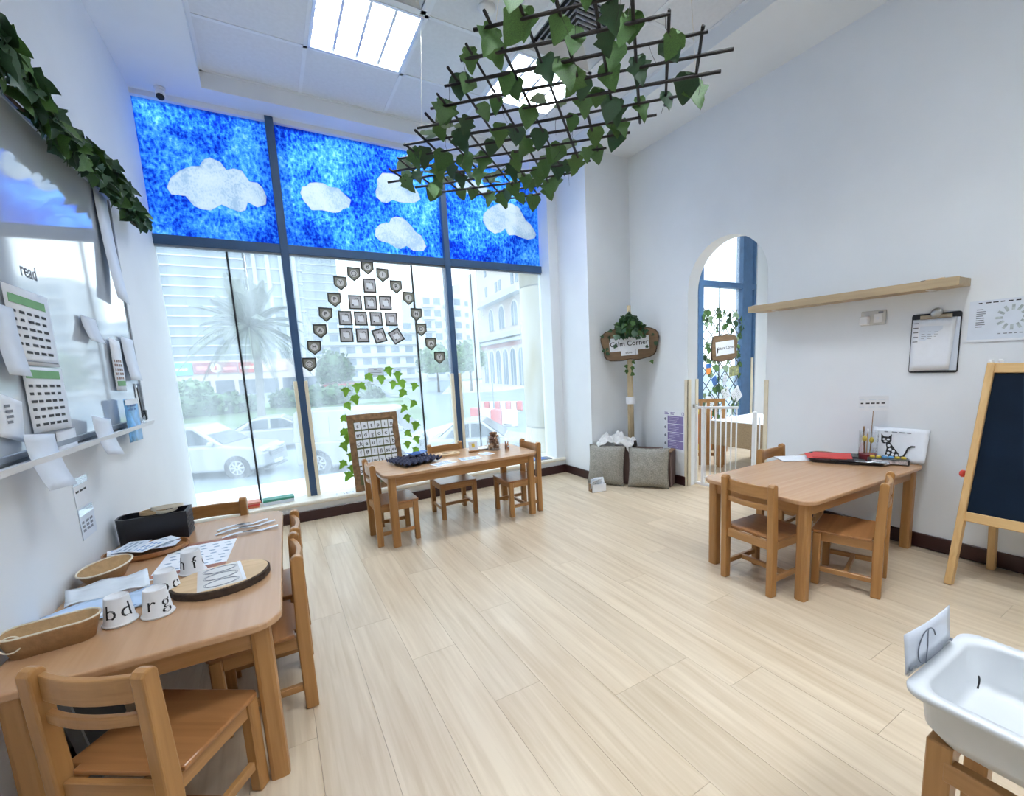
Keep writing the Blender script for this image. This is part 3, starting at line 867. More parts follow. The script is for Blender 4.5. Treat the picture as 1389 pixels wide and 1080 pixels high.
# ------------------------------------------------------------------ vehicles
def wheel(t, x, y, r, w):
    s = 1 if y > 0 else -1
    g = G(T(x, y, r) @ RX(-PI/2*s)); g.lathe([(r*.62, -w), (r, -w*.9), (r, -w*.1), (r*.93, 0), (r*.62, 0)], 20, cap0=True, cap1=True)
    o = g.build('wheel', TYRE, t, smooth=False)
    g = G(T(x, y, r) @ RX(-PI/2*s)); g.lathe([(r*.66, -.02), (r*.66, .012), (r*.60, .012), (r*.58, -.01)], 20)
    for k in range(8):
        a = k*PI/4
        g.bar((r*.1*math.cos(a), r*.1*math.sin(a), .012), (r*.62*math.cos(a), r*.62*math.sin(a), .012), .05, .03)
    g.build('rim', RIM, o)
def car(label, x, y, rot, L=4.6, H=1.65, paint=None, style='suv', group='white cars outside'):
    """front towards local +x; body lofted from half-profiles so that sides lean in"""
    paint = paint or CARW
    t = thing('car' if style != 'van' else 'van', label, 'car' if style != 'van' else 'van', (x, y, SZ), rot, group)
    W = .92
    if style == 'suv':
        low = [(-.50,.22),(-.50,.58),(-.485,.62),(.20,.64),(.44,.56),(.495,.44),(.50,.20),(.40,.13),(-.42,.14)]
        cab = [(-.485,.60),(-.40,.93),(-.30,1.0),(.02,1.0),(.23,.62)]
        ws = [(.015,.97),(.215,.645)]; rs = [(-.475,.66),(-.405,.92)]
    elif style == 'sedan':
        low = [(-.50,.25),(-.50,.64),(-.36,.66),(.20,.64),(.45,.54),(.50,.40),(.50,.20),(.40,.12),(-.42,.13)]
        cab = [(-.40,.64),(-.22,.96),(-.12,1.0),(.02,1.0),(.25,.62)]
        ws = [(.03,.965),(.235,.65)]; rs = [(-.385,.67),(-.23,.94)]
    else:
        low = [(-.50,.14),(-.50,.52),(.44,.52),(.49,.42),(.50,.16),(.40,.10),(-.42,.10)]
        cab = [(-.50,.50),(-.485,.97),(-.46,1.0),(.22,1.0),(.28,.96),(.44,.50)]
        ws = [(.285,.92),(.42,.55)]; rs = [(-.497,.58),(-.49,.90)]
    def loft(poly, rings):
        g = G(); n = len(poly); vs = []
        for yy, sxx, szz, zb in rings:
            vs += [(px*L*sxx, yy, (zb + (pz - zb)*szz)*H) for px, pz in poly]
        fs = []
        for i in range(len(rings)-1):
            fs += [(i*n+k, i*n+(k+1)%n, (i+1)*n+(k+1)%n, (i+1)*n+k) for k in range(n)]
        fs += [tuple(range(n-1,-1,-1)), tuple((len(rings)-1)*n+k for k in range(n))]
        g.add(vs, fs); return g
    zc = .4
    loft(low, [(-W,.955,.86,zc),(-W*.93,.99,1,zc),(-W*.5,1.0,1.0,zc),(W*.5,1.0,1.0,zc),(W*.93,.99,1,zc),(W,.955,.86,zc)]).build('body', paint, t, bevel=.05, seg=2)
    zb = .6 if style != 'van' else .5
    ti = .80 if style != 'van' else .93
    vs = []; g = G(); n = len(cab)
    def tw(pz): return W*(1 - (1-ti)*(pz-zb)/(1-zb)) - .02
    g.add([(px*L, -tw(pz), pz*H) for px, pz in cab] + [(px*L, tw(pz), pz*H) for px, pz in cab],
          [tuple(range(n-1,-1,-1)), tuple(range(n,2*n))] + [(i,(i+1)%n,n+(i+1)%n,n+i) for i in range(n)])
    g.build('cabin', paint, t, bevel=.05, seg=2)
    # glazing, slightly proud
    for nm, (a, b) in (('windscreen', ws), ('rear_window', rs)):
        d = .02 if nm == 'windscreen' else -.02
        wa, wb = tw(a[1])-.08, tw(b[1])-.08
        G().add([(a[0]*L+d, -wa, a[1]*H+.015), (b[0]*L+d, -wb, b[1]*H+.015), (b[0]*L+d, wb, b[1]*H+.015), (a[0]*L+d, wa, a[1]*H+.015)], [(0,1,2,3)]).build(nm, CGLASS, t, solid=.02)
    if style == 'van':
        sidew = [[(.10,.62),(.10,.92),(.25,.92),(.36,.62)]]
        panels = [[(-.44,.58),(-.44,.90),(-.20,.90),(-.20,.58)], [(-.17,.58),(-.17,.90),(.07,.90),(.07,.58)]]
    elif style == 'suv':
        sidew = [[(-.42,.66),(-.37,.90),(-.24,.94),(-.24,.66)], [(-.22,.66),(-.22,.945),(-.07,.945),(-.07,.66)], [(-.05,.66),(-.05,.945),(.015,.94),(.17,.66)]]; panels = []
    else:
        sidew = [[(-.32,.67),(-.21,.92),(-.09,.945),(-.09,.67)], [(-.07,.67),(-.07,.945),(.025,.94),(.19,.67)]]; panels = []
    for sg in (-1, 1):
        for pl in sidew:
            G().add([(px*L, sg*(tw(pz)+.008), pz*H) for px, pz in pl], [(0,1,2,3)]).build('side_window', CGLASS, t, solid=.02)
        for pl in panels:
            G().add([(px*L, sg*(tw(pz)+.006), pz*H) for px, pz in pl], [(0,1,2,3)]).build('side_panel', paint, t, solid=.03)
        hy = sg*W*.62
        G(T(L*.478, hy, H*.50)).box(-.10, .06, -.2, .2, -.06, .06).build('headlamp', LAMPW, t, bevel=.03)
        G(T(-L*.49, hy*1.2, H*.50)).box(-.03, .10, -.12, .12, -.12 if style != 'van' else -.3, .12).build('tail_lamp', LAMPR, t, bevel=.02)
        G(T(L*(.15 if style != 'van' else .38), sg*(W+.06), H*.68)).box(-.07, .07, -.08, .08, -.07, .07).build('mirror', paint, t, bevel=.03)
        if style != 'van':
            for px in (-.28, .06):
                G(T(px*L, sg*(W-.004), H*.585)).box(-.08, .08, -.012, .012, -.015, .015).build('door_handle', paint, t)
    G(T(L*.492, 0, H*.40)).box(-.02, .03, -.5, .5, -.13, .10).build('grille', GRILLE, t, bevel=.02)
    g = G(T(L*.505, 0, H*.40))
    for k in range(4): g.box(-.02, .025, -.48, .48, -.10+.06*k, -.08+.06*k)
    g.build('grille_bar', RIM, t)
    G(T(L*.505, 0, H*.22)).box(-.02, .03, -.26, .26, -.05, .06).build('number_plate', PAPER, t)
    G(T(L*.49, 0, H*.13)).box(-.12, .05, -.75, .75, -.04, .05).build('bumper', GRILLE, t, bevel=.03)
    r = .36 if style != 'van' else .38
    for px in (-.31, .305):
        for sg in (-1, 1):
            G(T(px*L, sg*(W-.0), r) @ RX(-PI/2*sg)).lathe([(r*1.16, -.30), (r*1.16, .004)], 20).build('wheel_arch', TYRE, t)
            wheel(t, px*L, sg*(W+.012), r, .24)
    return t
car('white car with front grille in view, nearest in the left window', -2.1, 19.58, R(-25), 4.6, 1.80)
car('white car half hidden behind the white van and the nearer white car', 0.3, 24.6, R(-8), 4.6, 1.55, style='sedan')
car('tall white panel van behind the mullion between left and middle windows', 2.75, 17.0, R(-31), 4.2, 2.15, style='van', group='white vans outside')
car('white hatchback car in the right window, behind the jar on the table', 6.22, 14.60, R(-31), 3.5, 1.60, style='sedan')
car('blue-grey car driving on the far road inside the ivy arch', 9.4, 46.6, R(-20), 4.5, 1.6, CARG, 'suv', 'far traffic')
# red and white barriers
for k in range(4):
    m = BARR if k % 2 == 0 else SIGNW2
    x, y = 10.75 + .22*k, 25.8 - 1.04*k
    t = thing('road_barrier', ['red plastic road barrier, left end of the near row, right window', 'white plastic road barrier between the two near red ones', 'red plastic road barrier, second red one of the near row', 'white plastic road barrier next to the cream column, near row'][k], 'barrier', (x, y, SZ), R(-78), 'near row of road barriers')
    G().prismy([(-.52,0),(.52,0),(.52,.2),(.50,.28),(.50,.92),(-.50,.92),(-.50,.28),(-.52,.2)], -.2, .2).build('body', m, t, bevel=.05)
    G().box(-.35, .35, -.21, .21, .08, .14).build('foot_slot', TYRE, t)
for k in range(8):
    m = BARR if k % 2 else SIGNW2
    x, y = 13.9 + .29*k, 32.3 - .34*k
    t = thing('road_barrier', '%s plastic road barrier in the far row, %s from left' % ('red' if k % 2 else 'white', ['first', 'second', 'third', 'fourth', 'fifth', 'sixth', 'seventh', 'last'][k]), 'barrier', (x, y, SZ), R(-50), 'far row of road barriers')
    G().prismy([(-.21,0),(.21,0),(.21,.15),(.20,.22),(.20,.74),(-.20,.74),(-.20,.22),(-.21,.15)], -.15, .15).build('body', m, t, bevel=.05)
    G().box(-.14, .14, -.16, .16, .06, .11).build('foot_slot', TYRE, t)
t = thing('street_pole', 'pale grey street pole with a box, in the right window', 'pole', (12.15, 28.6, SZ))
G().tube([(0,0,0), (0,0,2.7)], [.085, .08], 10).build('lower_pole', BAND, t)
G().box(-.20, .20, -.14, .14, 2.6, 9.4).build('post_casing', BAND, t, bevel=.03)
G().box(-.2, .2, -.2, .2, 0, .2).build('foot', BARR, t, bevel=.04)
t = thing('street_pole', 'thin dark street post right of the pale grey pole', 'pole', (13.0, 28.2, SZ))
G().tube([(0,0,0), (0,0,2.9)], [.04, .035], 8).build('post', plain('post_dark', (.2,.24,.28), .6), t)
G().box(-.12, .12, -.12, .12, 0, .12).build('foot', BAND, t)
# cream column of the building itself
t = thing('stone_column', 'thick cream round column standing just outside the right window', 'column', (3.16, 5.05, SZ))
G().lathe([(.345, 0), (.345, 2.55)], 40).build('lower_drum', STONE, t, smooth=True)
G().lathe([(.335, 2.55), (.335, 2.575)], 40).build('joint', plain('stone_joint', (.30,.28,.22), .8), t)
G().lathe([(.345, 2.575), (.345, 4.30)], 40).build('middle_drum', STONE, t, smooth=True)
G().lathe([(.335, 4.30), (.335, 4.32)], 40).build('joint', MATS['stone_joint'], t)
G().lathe([(.345, 4.32), (.345, 7)], 40).build('upper_drum', STONE, t, smooth=True)

# ------------------------------------------------------------------ buildings
def tower(label, x0, x1, y, z0, z1, dz, mat, band, piers=0, depth=25):
    t = thing('office_tower', label, 'building', ((x0+x1)/2, y, z0))
    w = x1-x0; h = z1-z0
    G().box(-w/2, w/2, 0, depth, 0, h).build('glass_body', mat, t)
    mesh = None; k = 0; z = dz*.6
    while z < h:
        if mesh is None:
            o = G().box(-w/2-.2, w/2+.2, -.35, depth+.2, 0, .30).build('floor_band', band, t); mesh = o.data
        else:
            o = bpy.data.objects.new('floor_band', mesh); COL.objects.link(o); o.parent = t
        o.location = (0, 0, z); z += dz
    for k in range(piers):
        xx = -w/2 + w*(k+.5)/piers
        G().box(xx-.4, xx+.4, -.7, 0, 0, h).build('pier', band, t)
    mesh = None
    nx = int(w/2.4)
    g = G()
    for k in range(nx):
        xx = -w/2 + w*(k+.5)/nx
        g.box(xx-.06, xx+.06, -.12, 0, 0, h)
    g.build('glazing_bars', TWR, t)
    return t
tower('blue-grey office tower with many thin white floor lines, left window', -24, -1.9, 122, 5.0, 52, 2.05, TWR, BAND)
tower('grey tower with tall white piers, right of the palm', -1.2, 9.4, 124, 5.0, 56, 3.1, TWR2, BAND, 4)
t2 = tower('pale tower with white floor lines at the left of the middle window', 11.5, 22, 158, -3.7, 46, 2.6, TWR2, BAND)
t = thing('shop_row', 'row of dark shop fronts with bright signs below the tower', 'shop', (-8, 114.8, BZ))
G().box(-18, 18.5, 0, 12, 0, 8.7).build('wall', BLDP, t)
for k in range(9):
    G().box(-17.3+4*k, -14.1+4*k, -.15, .1, .3, 4.6).build('shop_window', SHOPD, t)
def sign(label, x, y, z, w, h, m, deco):
    s = thing('shop_sign', label, 'sign', (x, y, z), 0, 'shop signs across the street')
    G().box(-w/2, w/2, 0, .3, -h/2, h/2).build('board', m, s)
    deco(s)
def bars(ws, col):
    def f(s):
        g = G(); x = -sum(a for a, b in ws)/2
        for a, b in ws:
            g.box(x, x+a*.82, -.06, 0, -b/2, b/2); x += a
        g.build('lettering', col, s)
    return f
def reddeco(s):
    G(T(-.1, -.02, 0) @ FACE).lathe([(.95, 0), (.95, .08)], 20).build('white_disc', SIGNW2, s)
    g = G(T(-.1, -.12, 0)); g.box(-.1, .25, -.04, 0, -.5, .5).box(-.35, .1, -.04, 0, -.5, -.25); g.build('mark', SIGNR, s)
    G().box(1.2, 3.4, -.06, 0, -.5, .1).box(-3.2, -1.4, -.06, 0, -.4, .4).build('lettering', plain('sign_pink', (.7,.3,.3), .6), s)
sign('teal shop sign, leftmost behind the window', -14.6, 114.49, 3.4, 3.8, 2.4, TEAL, bars([(.5,.5)]*5, SIGNW2))
sign('red shop sign with a white disc, left window', -8.8, 114.49, 3.5, 7.4, 2.2, plain('sign_dark_red', (.34,.13,.15), .5), reddeco)
sign('red and white shop sign just right of the black glass seal', -3.2, 114.49, 3.4, 3.5, 2.2, SIGNR, bars([(.7,.6)]*4, SIGNW2))
sign('pinkish white shop sign right of the palm trunk', 1.2, 114.49, 3.4, 5.2, 1.8, plain('sign_pale_pink', (.62,.46,.46), .5), bars([(.9,.7)]*4, SIGNW2))
t = thing('low_building', 'long low pale building with balconies behind the ivy arch', 'building', (24, 133, BZ))
G().box(-14, 14, 0, 16, 0, 18).build('wall', BLDW, t)
for k in range(5):
    G().box(-14.3, 14.3, -1.0, .1, 2.8+3.2*k, 3.7+3.2*k).build('balcony', BAND, t)
    for q in range(7):
        G().box(-12.8+3.9*q, -10.6+3.9*q, -.08, .1, 3.8+3.2*k, 5.6+3.2*k).build('window', WIN, t)
G().box(-13, -3, -1.3, 0, .8, 2.2).build('red_awning', BARR, t)
t = thing('apartment_block', 'white apartment block with small square windows, between middle and right windows', 'building', (49, 132, BZ))
G().box(-10.5, 3.4, 0, 16, 0, 27).build('wall', BLDW, t)
G().box(3.4, 8.5, 1, 16, 0, 30.5).build('tall_wall', BLDW, t)
G().box(8.5, 13, .5, 15, 0, 27).build('glazed_wing', BLDW, t)
for k in range(7):
    z = 3.5 + 3.35*k
    for x in (-8.4, -5.3, -1.8, .9):
        G().box(x, x+1.9, -.1, .2, z, z+1.9).build('window', WIN, t)
    for x in (4.6, 6.6):
        G().box(x, x+1.1, .9, 1.1, z, z+1.4).build('window', WIN, t)
    for x in (-9, -2.6):
        G().box(x, x+3.6, -1.1, .1, z-.9, z-.1).build('balcony', BAND, t)
    G().box(8.9, 12.9, .3, .6, z-.2, z+1.7).build('glazing', BLUEG, t)
# ornate building with arches, facing the side street
t = thing('arched_building', 'pale pink building with a row of tall arched windows, right window', 'building', (36.6, 66.6, BZ), -math.atan2(2.3, 20))
def bx(nm, a, b, c, d, e, f, m): return G().box(a, b, c, d, e, f).build(nm, m, t)
bx('wall', 0, 14, -2, 24, 0, 26, BLDP)
bx('cornice', -1.2, 0, -2.5, 24.5, 10.0, 10.8, BAND)
bx('cornice', -.9, 0, -2.5, 24.5, 9.2, 9.7, BAND)
bx('frieze', -.12, 0, -2, 24, 8.5, 9.2, plain('frieze_red', (.45,.25,.24), .8))
bx('balcony', -1.6, 0, -2.5, 22, 16.6, 17.6, BAND)
def archwin(y0, w, z0, z1):
    r = w/2; pts = [(y0, z0), (y0+w, z0)] + [(y0+r+r*math.cos(PI*k/8), z1-r+r*math.sin(PI*k/8)) for k in range(9)]
    o = G().prismx(pts, -.12, .02).build('arched_window', WIN, t)
    r2 = r+.28; pts2 = [(y0-.28, z0), (y0+w+.28, z0)] + [(y0+r+r2*math.cos(PI*k/8), z1-r+r2*math.sin(PI*k/8)) for k in range(9)]
    G().prismx(pts2, -.07, 0).build('surround', SIGNW2, o)
    G().box(-.16, -.1, y0+r-.08, y0+r+.08, z0, z1).build('glazing_bar', BAND, o)
for k in range(6): archwin(-.6 + 3.9*k, 2.5, 1.6, 8.0)
for y0 in (1.5, 8.0, 14.0): archwin(y0, 2.8, 11.8, 15.8)
for y0 in (.5, 2.6, 9, 11, 17):
    bx('window', -.1, .05, y0, y0+1.2, 18.6, 20.4, WIN)
    bx('window', -.1, .05, y0, y0+1.2, 22.4, 24.2, WIN)

# ------------------------------------------------------------------ tables and chairs
TH = 0.51
def make_table(label, loc, rotz, L=1.24, D=0.63):
    t = thing('nursery_table', label, 'table', loc, rotz, 'low wooden tables')
    G().prism(rrect(L, D, .075, 6), TH-.022, TH).build('tabletop', TOPM, t, bevel=.006, seg=3)
    a, b = L/2-.055, D/2-.055
    for sy in (-1, 1):
        G(T(0, sy*b, 0)).box(-a+.02, a-.02, -.011, .011, TH-.085, TH-.022).build('apron', OAKX, t, bevel=.002)
    for sx in (-1, 1):
        G(T(sx*a, 0, 0)).box(-.011, .011, -b+.02, b-.02, TH-.085, TH-.022).build('apron', OAKY, t, bevel=.002)
    for sx in (-1, 1):
        for sy in (-1, 1):
            G(T(sx*(a-.003), sy*(b-.003), 0)).prism(rrect(.052, .052, .012, 2), 0, TH-.022).build('leg', OAKZ, t)
    return t
def make_chair(label):
    """local: faces +y, origin on the floor under the seat"""
    t = thing('nursery_chair', label, 'chair', (0, 0, 0), 0, 'small wooden nursery chairs')
    W, SH, HB = .135, .295, .575
    for sx in (-1, 1):
        x = sx*(W-.0)
        p = [(-.160, 0), (-.118, 0), (-.118, .30), (-.128, HB-.02)]
        top = [(-.1475+.0205*math.cos(R(a)), HB-.0205+.0205*math.sin(R(a))) for a in (20, 55, 90, 125, 160)]
        p = [(-.160, 0), (-.118, 0), (-.116, .28)] + top + [(-.160, .28)]
        G().prismx(p, x-.0165, x+.0165).build('leg', OAKZ, t, bevel=.005, seg=2)
        G(T(x, .118, 0)).box(-.017, .017, -.018, .018, 0, SH-.014).build('leg', OAKZ, t, bevel=.004)
    G().prism([(-W+.02, -.128), (W-.02, -.128), (W-.02, -.112), (W+.018, -.112), (W+.018, .132), (W+.006, .144), (-W-.006, .144), (-W-.018, .132), (-W-.018, -.112), (-W+.02, -.112)], SH-.014, SH).build('seat', SEATM, t, bevel=.004, seg=2)
    def curved(z0, z1, th, sag):
        g = G(); n = 10
        def yy(u): return -.139 - sag*(1-(2*u-1)**2)
        vs = []
        for i in range(n+1):
            u = i/n; x = -W+.012 + (2*W-.024)*u
            vs += [(x, yy(u)-th/2, z0), (x, yy(u)+th/2, z0), (x, yy(u)+th/2, z1), (x, yy(u)-th/2, z1)]
        fs = [(0,1,2,3), (4*n, 4*n+3, 4*n+2, 4*n+1)]
        for i in range(n):
            for k in range(4):
                fs.append((4*i+k, 4*i+4+k, 4*i+4+(k+1)%4, 4*i+(k+1)%4))
        return g.add(vs, fs)
    curved(.492, .556, .017, .020).build('back_rail', OAKX, t, bevel=.004, seg=2)
    curved(.436, .464, .017, .020).build('back_rail', OAKX, t, bevel=.004, seg=2)
    for y in (-.139, .118):
        G(T(0, y, 0)).box(-W+.017, W-.017, -.009, .009, SH-.058, SH-.014).build('apron', OAKX, t, bevel=.002)
    for sx in (-1, 1):
        G(T(sx*W, 0, 0)).box(-.009, .009, -.118, .10, SH-.058, SH-.014).build('apron', OAKY, t, bevel=.002)
        G(T(sx*W, 0, .085)).box(-.009, .009, -.118, .10, -.013, .013).build('stretcher', OAKY, t, bevel=.002)
    G(T(0, -.01, .085)).box(-W+.009, W-.009, -.009, .009, -.013, .013).build('stretcher', OAKX, t, bevel=.002)
    return t
make_table('low wooden table along the left wall, cluttered with cups, baskets and papers', (-.331, 2.045, 0), R(90)-.0276, 1.24, .61)
make_table('low wooden table by the window with a navy egg tray on it', (1.170, 3.330, 0), R(1), 1.20, .60)
make_table('low wooden table by the right wall holding a black craft tray', (2.655, 1.385, 0), R(-1), 1.20, .63)
chair0 = make_chair('wooden chair nearest the camera, at the near end of the left wall table')
chair0.location = (-.330, 1.436, 0); chair0.rotation_euler = (0, 0, R(-35))
CH = [
 (-.132, 1.868, 90, 'wooden chair tucked under the aisle side of the left table, nearer of two'),
 (-.118, 2.215, 88, 'wooden chair on the aisle side of the left table, further of two'),
 (-.335, 2.655, 173, 'wooden chair at the window end of the left table, behind the black box'),
 (.675, 3.275, -90, 'wooden chair at the left end of the window table, beside the letter board'),
 (1.215, 3.520, 180, 'wooden chair behind the window table, its back to the glass'),
 (1.660, 3.250, 90, 'wooden chair at the right end of the window table, beside the cream column'),
 (2.160, 1.368, -92, 'wooden chair at the left end of the right-hand table, its back towards the room'),
 (2.490, 1.115, 17, 'wooden chair on the near long side of the right-hand table'),
 (2.885, 1.645, 184, 'wooden chair on the far side of the right-hand table, near the baby gate'),
]
for x, y, a, lb in CH:
    copy_tree(chair0, (x, y, 0), R(a), lb)

# ------------------------------------------------------------------ things on the left table
def sheet(parent, name, w, h, mat, M, curl=0.0, nx=1, ny=6, th=.0008):
    """a sheet of paper in local xy, lifting by curl along y"""
    g = G(M)
    g.grid(lambda u, v: ((u-.5)*w, (v-.5)*h, curl*(v*v)), nx, ny)
    return g.build(name, mat, parent, solid=th, smooth=True)
def lines(M, w, h, rows, mat, parent, name='print', cols=1, th=.0004, fill=.6, seed=1):
    r = random.Random(seed); g = G(M)
    for k in range(rows):
        y = h/2 - h*(k+.5)/rows
        for c in range(cols):
            x0 = -w/2 + w*c/cols; cw = w/cols*.8*r.uniform(.6, 1)
            d = h/rows*fill/2
            g.prism([(x0, y-d), (x0+cw, y-d), (x0+cw, y+d), (x0, y+d)], 0, th)
    return g.build(name, mat, parent)
def paper_cup(label, x, y, letters, rot):
    t = thing('paper_cup', label, 'cup', (x, y, TH), R(rot), 'upturned white letter cups')
    t.scale = (.93, .93, .96)
    G().lathe([(.041, 0), (.043, .004), (.041, .008), (.0385, .010), (.0295, .082), (.028, .086), (.0272, .0845), (.0262, .080)], 28, cap0=False).build('cup', plain('cup_paper', (.78,.79,.81), .6, var=.02) if 'cup_paper' not in MATS else MATS['cup_paper'], t, smooth=True)
    G().lathe([(.0375, .003), (.0428, .0025), (.0442, .0045), (.0428, .0070), (.0385, .0085)], 28, cap0=False, cap1=False).build('rolled_rim', MATS['cup_paper'], t, smooth=True)
    for ch, a in letters:
        vs, fs = text_geo(ch, .062, .0)
        out = []
        for px, py, pz in vs:
            z = .044 + py; rr = .0385 + (.0295-.0385)*(z-.010)/.072 + .0005
            an = R(a) - PI/2 + px/.034
            out.append((rr*math.cos(an), rr*math.sin(an), z))
        G().add(out, fs).build('letter', INK, t)
paper_cup('upturned white paper cup lettered b and d, leftmost front cup', -.440, 1.680, [('b', -38), ('d', 26)], 18)
paper_cup('upturned white paper cup lettered r and g, right front cup', -.354, 1.672, [('r', -34), ('g', 30)], 20)
paper_cup('upturned white paper cup lettered o and e, behind the front pair', -.352, 1.812, [('o', -30), ('e', 32)], 24)
paper_cup('upturned white paper cup lettered f, furthest back, on the worksheet', -.306, 1.975, [('h', -72), ('f', 0), ('c', 70)], 20)
# wood slice
t = thing('wood_slice', 'round bark-edged wood slice with a strip of drawn circles', 'wood slice', (-.205, 1.800, TH), R(10))
r2 = random.Random(3)
prof = [(.140*(1+.03*math.sin(3*a)+.012*r2.uniform(-1,1)), a) for a in [2*PI*k/40 for k in range(40)]]
G().prism([(r*math.cos(a), r*.82*math.sin(a)) for r, a in prof], 0, .026).build('bark_edge', BARK, t, bevel=.003)
G().prism([(r*.955*math.cos(a), r*.955*.82*math.sin(a)) for r, a in prof], .0255, .0275).build('cut_face', WCUT, t)
c = G().prism([(-.075,-.095),(.050,-.100),(.058,.098),(-.060,.098)], .0276, .0282).build('laminated_strip', plain('film_strip', (.62,.60,.58), .25), t)
G().prism([(.046,-.099),(.056,-.099),(.064,.097),(.054,.097)], .0283, .0287).build('white_edge', PAPER, c)
for k in range(3):
    g = G(T(-.008+.004*k, -.062+.062*k, .0288))
    for q in (1.0, .9):
        g.tube([(.048*q*math.cos(a*PI/12), .027*q*math.sin(a*PI/12), 0) for a in range(24)], .0007, 4, True)
    g.build('drawn_circle', GREYINK, c)
# worksheet mat
t = thing('worksheet', 'laminated worksheet with brown ends and rows of small pictures', 'worksheet', (-.312, 2.150, TH), R(-4))
G().box(-.112, .112, -.175, .175, 0, .0012).build('sheet', PAPER, t)
G().box(-.112, .112, .145, .175, .0012, .0016).build('brown_end', plain('brown_print', (.30,.10,.05), .5), t)
G().box(-.112, .112, -.165, -.130, .0012, .0016).build('brown_end', MATS['brown_print'], t)
pm = None
for i in range(5):
    for j in range(7):
        if pm is None:
            o = G().lathe([(.010, 0), (.009, .0005)], 7, 1.2, .7).build('small_picture', plain('blue_grey_print', (.30,.40,.52), .6), t); pm = o.data
        else:
            o = bpy.data.objects.new('small_picture', pm); COL.objects.link(o); o.parent = t
        o.location = (-.085+.042*i+.01*(j%2), -.105+.036*j, .0012)
# strips
for k, (x0, y0, x1, y1) in enumerate(((-.275, 2.455, -.075, 2.470), (-.275, 2.395, -.045, 2.425), (-.245, 2.330, -.035, 2.330))):
    t = thing('paper_strip', ['white paper strip with a dark mark, furthest of three', 'white paper strip with a dark mark, middle of three', 'white paper strip, nearest of three on the table'][k], 'strip', ((x0+x1)/2, (y0+y1)/2, TH), math.atan2(y1-y0, x1-x0), 'three paper strips')
    l = math.hypot(x1-x0, y1-y0)
    G().grid(lambda u, v: ((u-.5)*l, (v-.5)*.022, .001+.010*abs(math.sin(u*PI*1.5))), 10, 1).build('strip', PAPER, t, solid=.001)
    G().prism([(-.03, -.006), (0, -.010), (.03, -.002), (.03, .002), (0, .004), (-.03, 0)], .012, .0128).build('mark', INK, t)
# black woven box with hoops
t = thing('storage_box', 'black box with rounded left end and woven right side, near the window', 'box', (-.487, 2.505, TH), R(-3))
pts = [(.118, -.052), (.118, .062), (-.09, .062), (-.112, .052), (-.122, .03), (-.122, -.02), (-.112, -.042), (-.09, -.052)]
n = len(pts)
g = G(); inner = [(x*.95, y*.93) for x, y in pts]
g.add([(x,y,0) for x,y in pts]+[(x*1.02,y*1.03,.118) for x,y in pts]+[(x*1.0,y*.97,.118) for x,y in inner]+[(x,y,.006) for x,y in inner],
      [tuple(range(n-1,-1,-1))]+[(i,(i+1)%n,n+(i+1)%n,n+i) for i in range(n)]+[(n+i,n+(i+1)%n,2*n+(i+1)%n,2*n+i) for i in range(n)]+[(2*n+i,2*n+(i+1)%n,3*n+(i+1)%n,3*n+i) for i in range(n)]+[tuple(range(3*n,4*n))])
g.build('body', BLACK, t)
g = G()
for i in range(5):
    for j in range(5):
        g.box(.1195, .1225, -.045+.021*i, -.031+.021*i, .008+.021*j, .020+.021*j)
g.build('woven_side', plain('woven_grey', (.10,.10,.11), .8), t)
g = G()
for i in range(5): g.box(.116, .121, -.05+.0225*i, -.04+.0225*i, .108, .118)
g.build('stitched_edge', GREYINK, t)
for k, (x, y, r_, a) in enumerate(((-.005, .01, .045, 0), (.04, 0, .042, .2), (.045, .012, .056, -.15))):
    q = thing('wooden_hoop', ['small wooden ring lying on the black box, left', 'small pale ring lying on the black box, middle', 'larger pale hoop sticking out of the black box, right'][k], 'ring', (-.487+x, 2.505+y, TH+.119+.006*k), 0, 'rings on the black box')
    G(RX(a)).lathe([(r_, -.003), (r_, .010), (r_-.004, .010), (r_-.004, -.003), (r_, -.003)], 32, 1, .75, False, False).build('ring', ROPE if k else WCUT, q, smooth=False)
# round tray with papers
t = thing('round_tray', 'shallow round wooden tray loaded with blue and white cards', 'tray', (-.490, 2.318, TH), 0)
G().lathe([(.122, 0), (.134, .010), (.136, .024), (.130, .024), (.124, .010), (.02, .008)], 36, 1, .72).build('tray', SEATM, t, smooth=False)
CLB = ['white card at the bottom of the pile in the round tray', 'pale blue card, second from below in the tray', 'white card in the middle of the tray pile', 'pale blue card high in the tray pile', 'white card second from the top of the tray pile', 'pale blue top card of the pile in the round tray']
for k in range(6):
    q = tag(G().box(-.062, .062, -.038, .038, 0, .001).build('picture_card', [PAPER, PAPERB][k % 2]), CLB[k], 'card', 'cards in the round tray')
    q.location = (-.490+.055*math.sin(k*2.3), 2.318+.022*math.cos(k*2.3), TH+.026+.0022*k); q.rotation_euler = (0, 0, -.5+.35*k)
    lines(T(0, 0, .0011), .10, .055, 3, MATS['blue_grey_print'] if k % 2 else plain('sky_print', (.20,.36,.62), .7) if 'sky_print' not in MATS else MATS['sky_print'], q, 'print', 3, fill=.5, seed=k)
# oval bowl
t = thing('oval_bowl', 'oval tan bowl with pale rim, between tray and papers', 'bowl', (-.560, 2.095, TH), R(75))
G().lathe([(.05, 0), (.066, .004), (.098, .046), (.102, .050), (.098, .051), (.064, .010), (.01, .007)], 36, 1, .62).build('bowl', BASKET, t, smooth=True)
G(T(0,0,.0505)).tube([(.100*math.cos(a*PI/18), .062*math.sin(a*PI/18), 0) for a in range(36)], .003, 6, True).build('rim', ROPE, t, smooth=True)
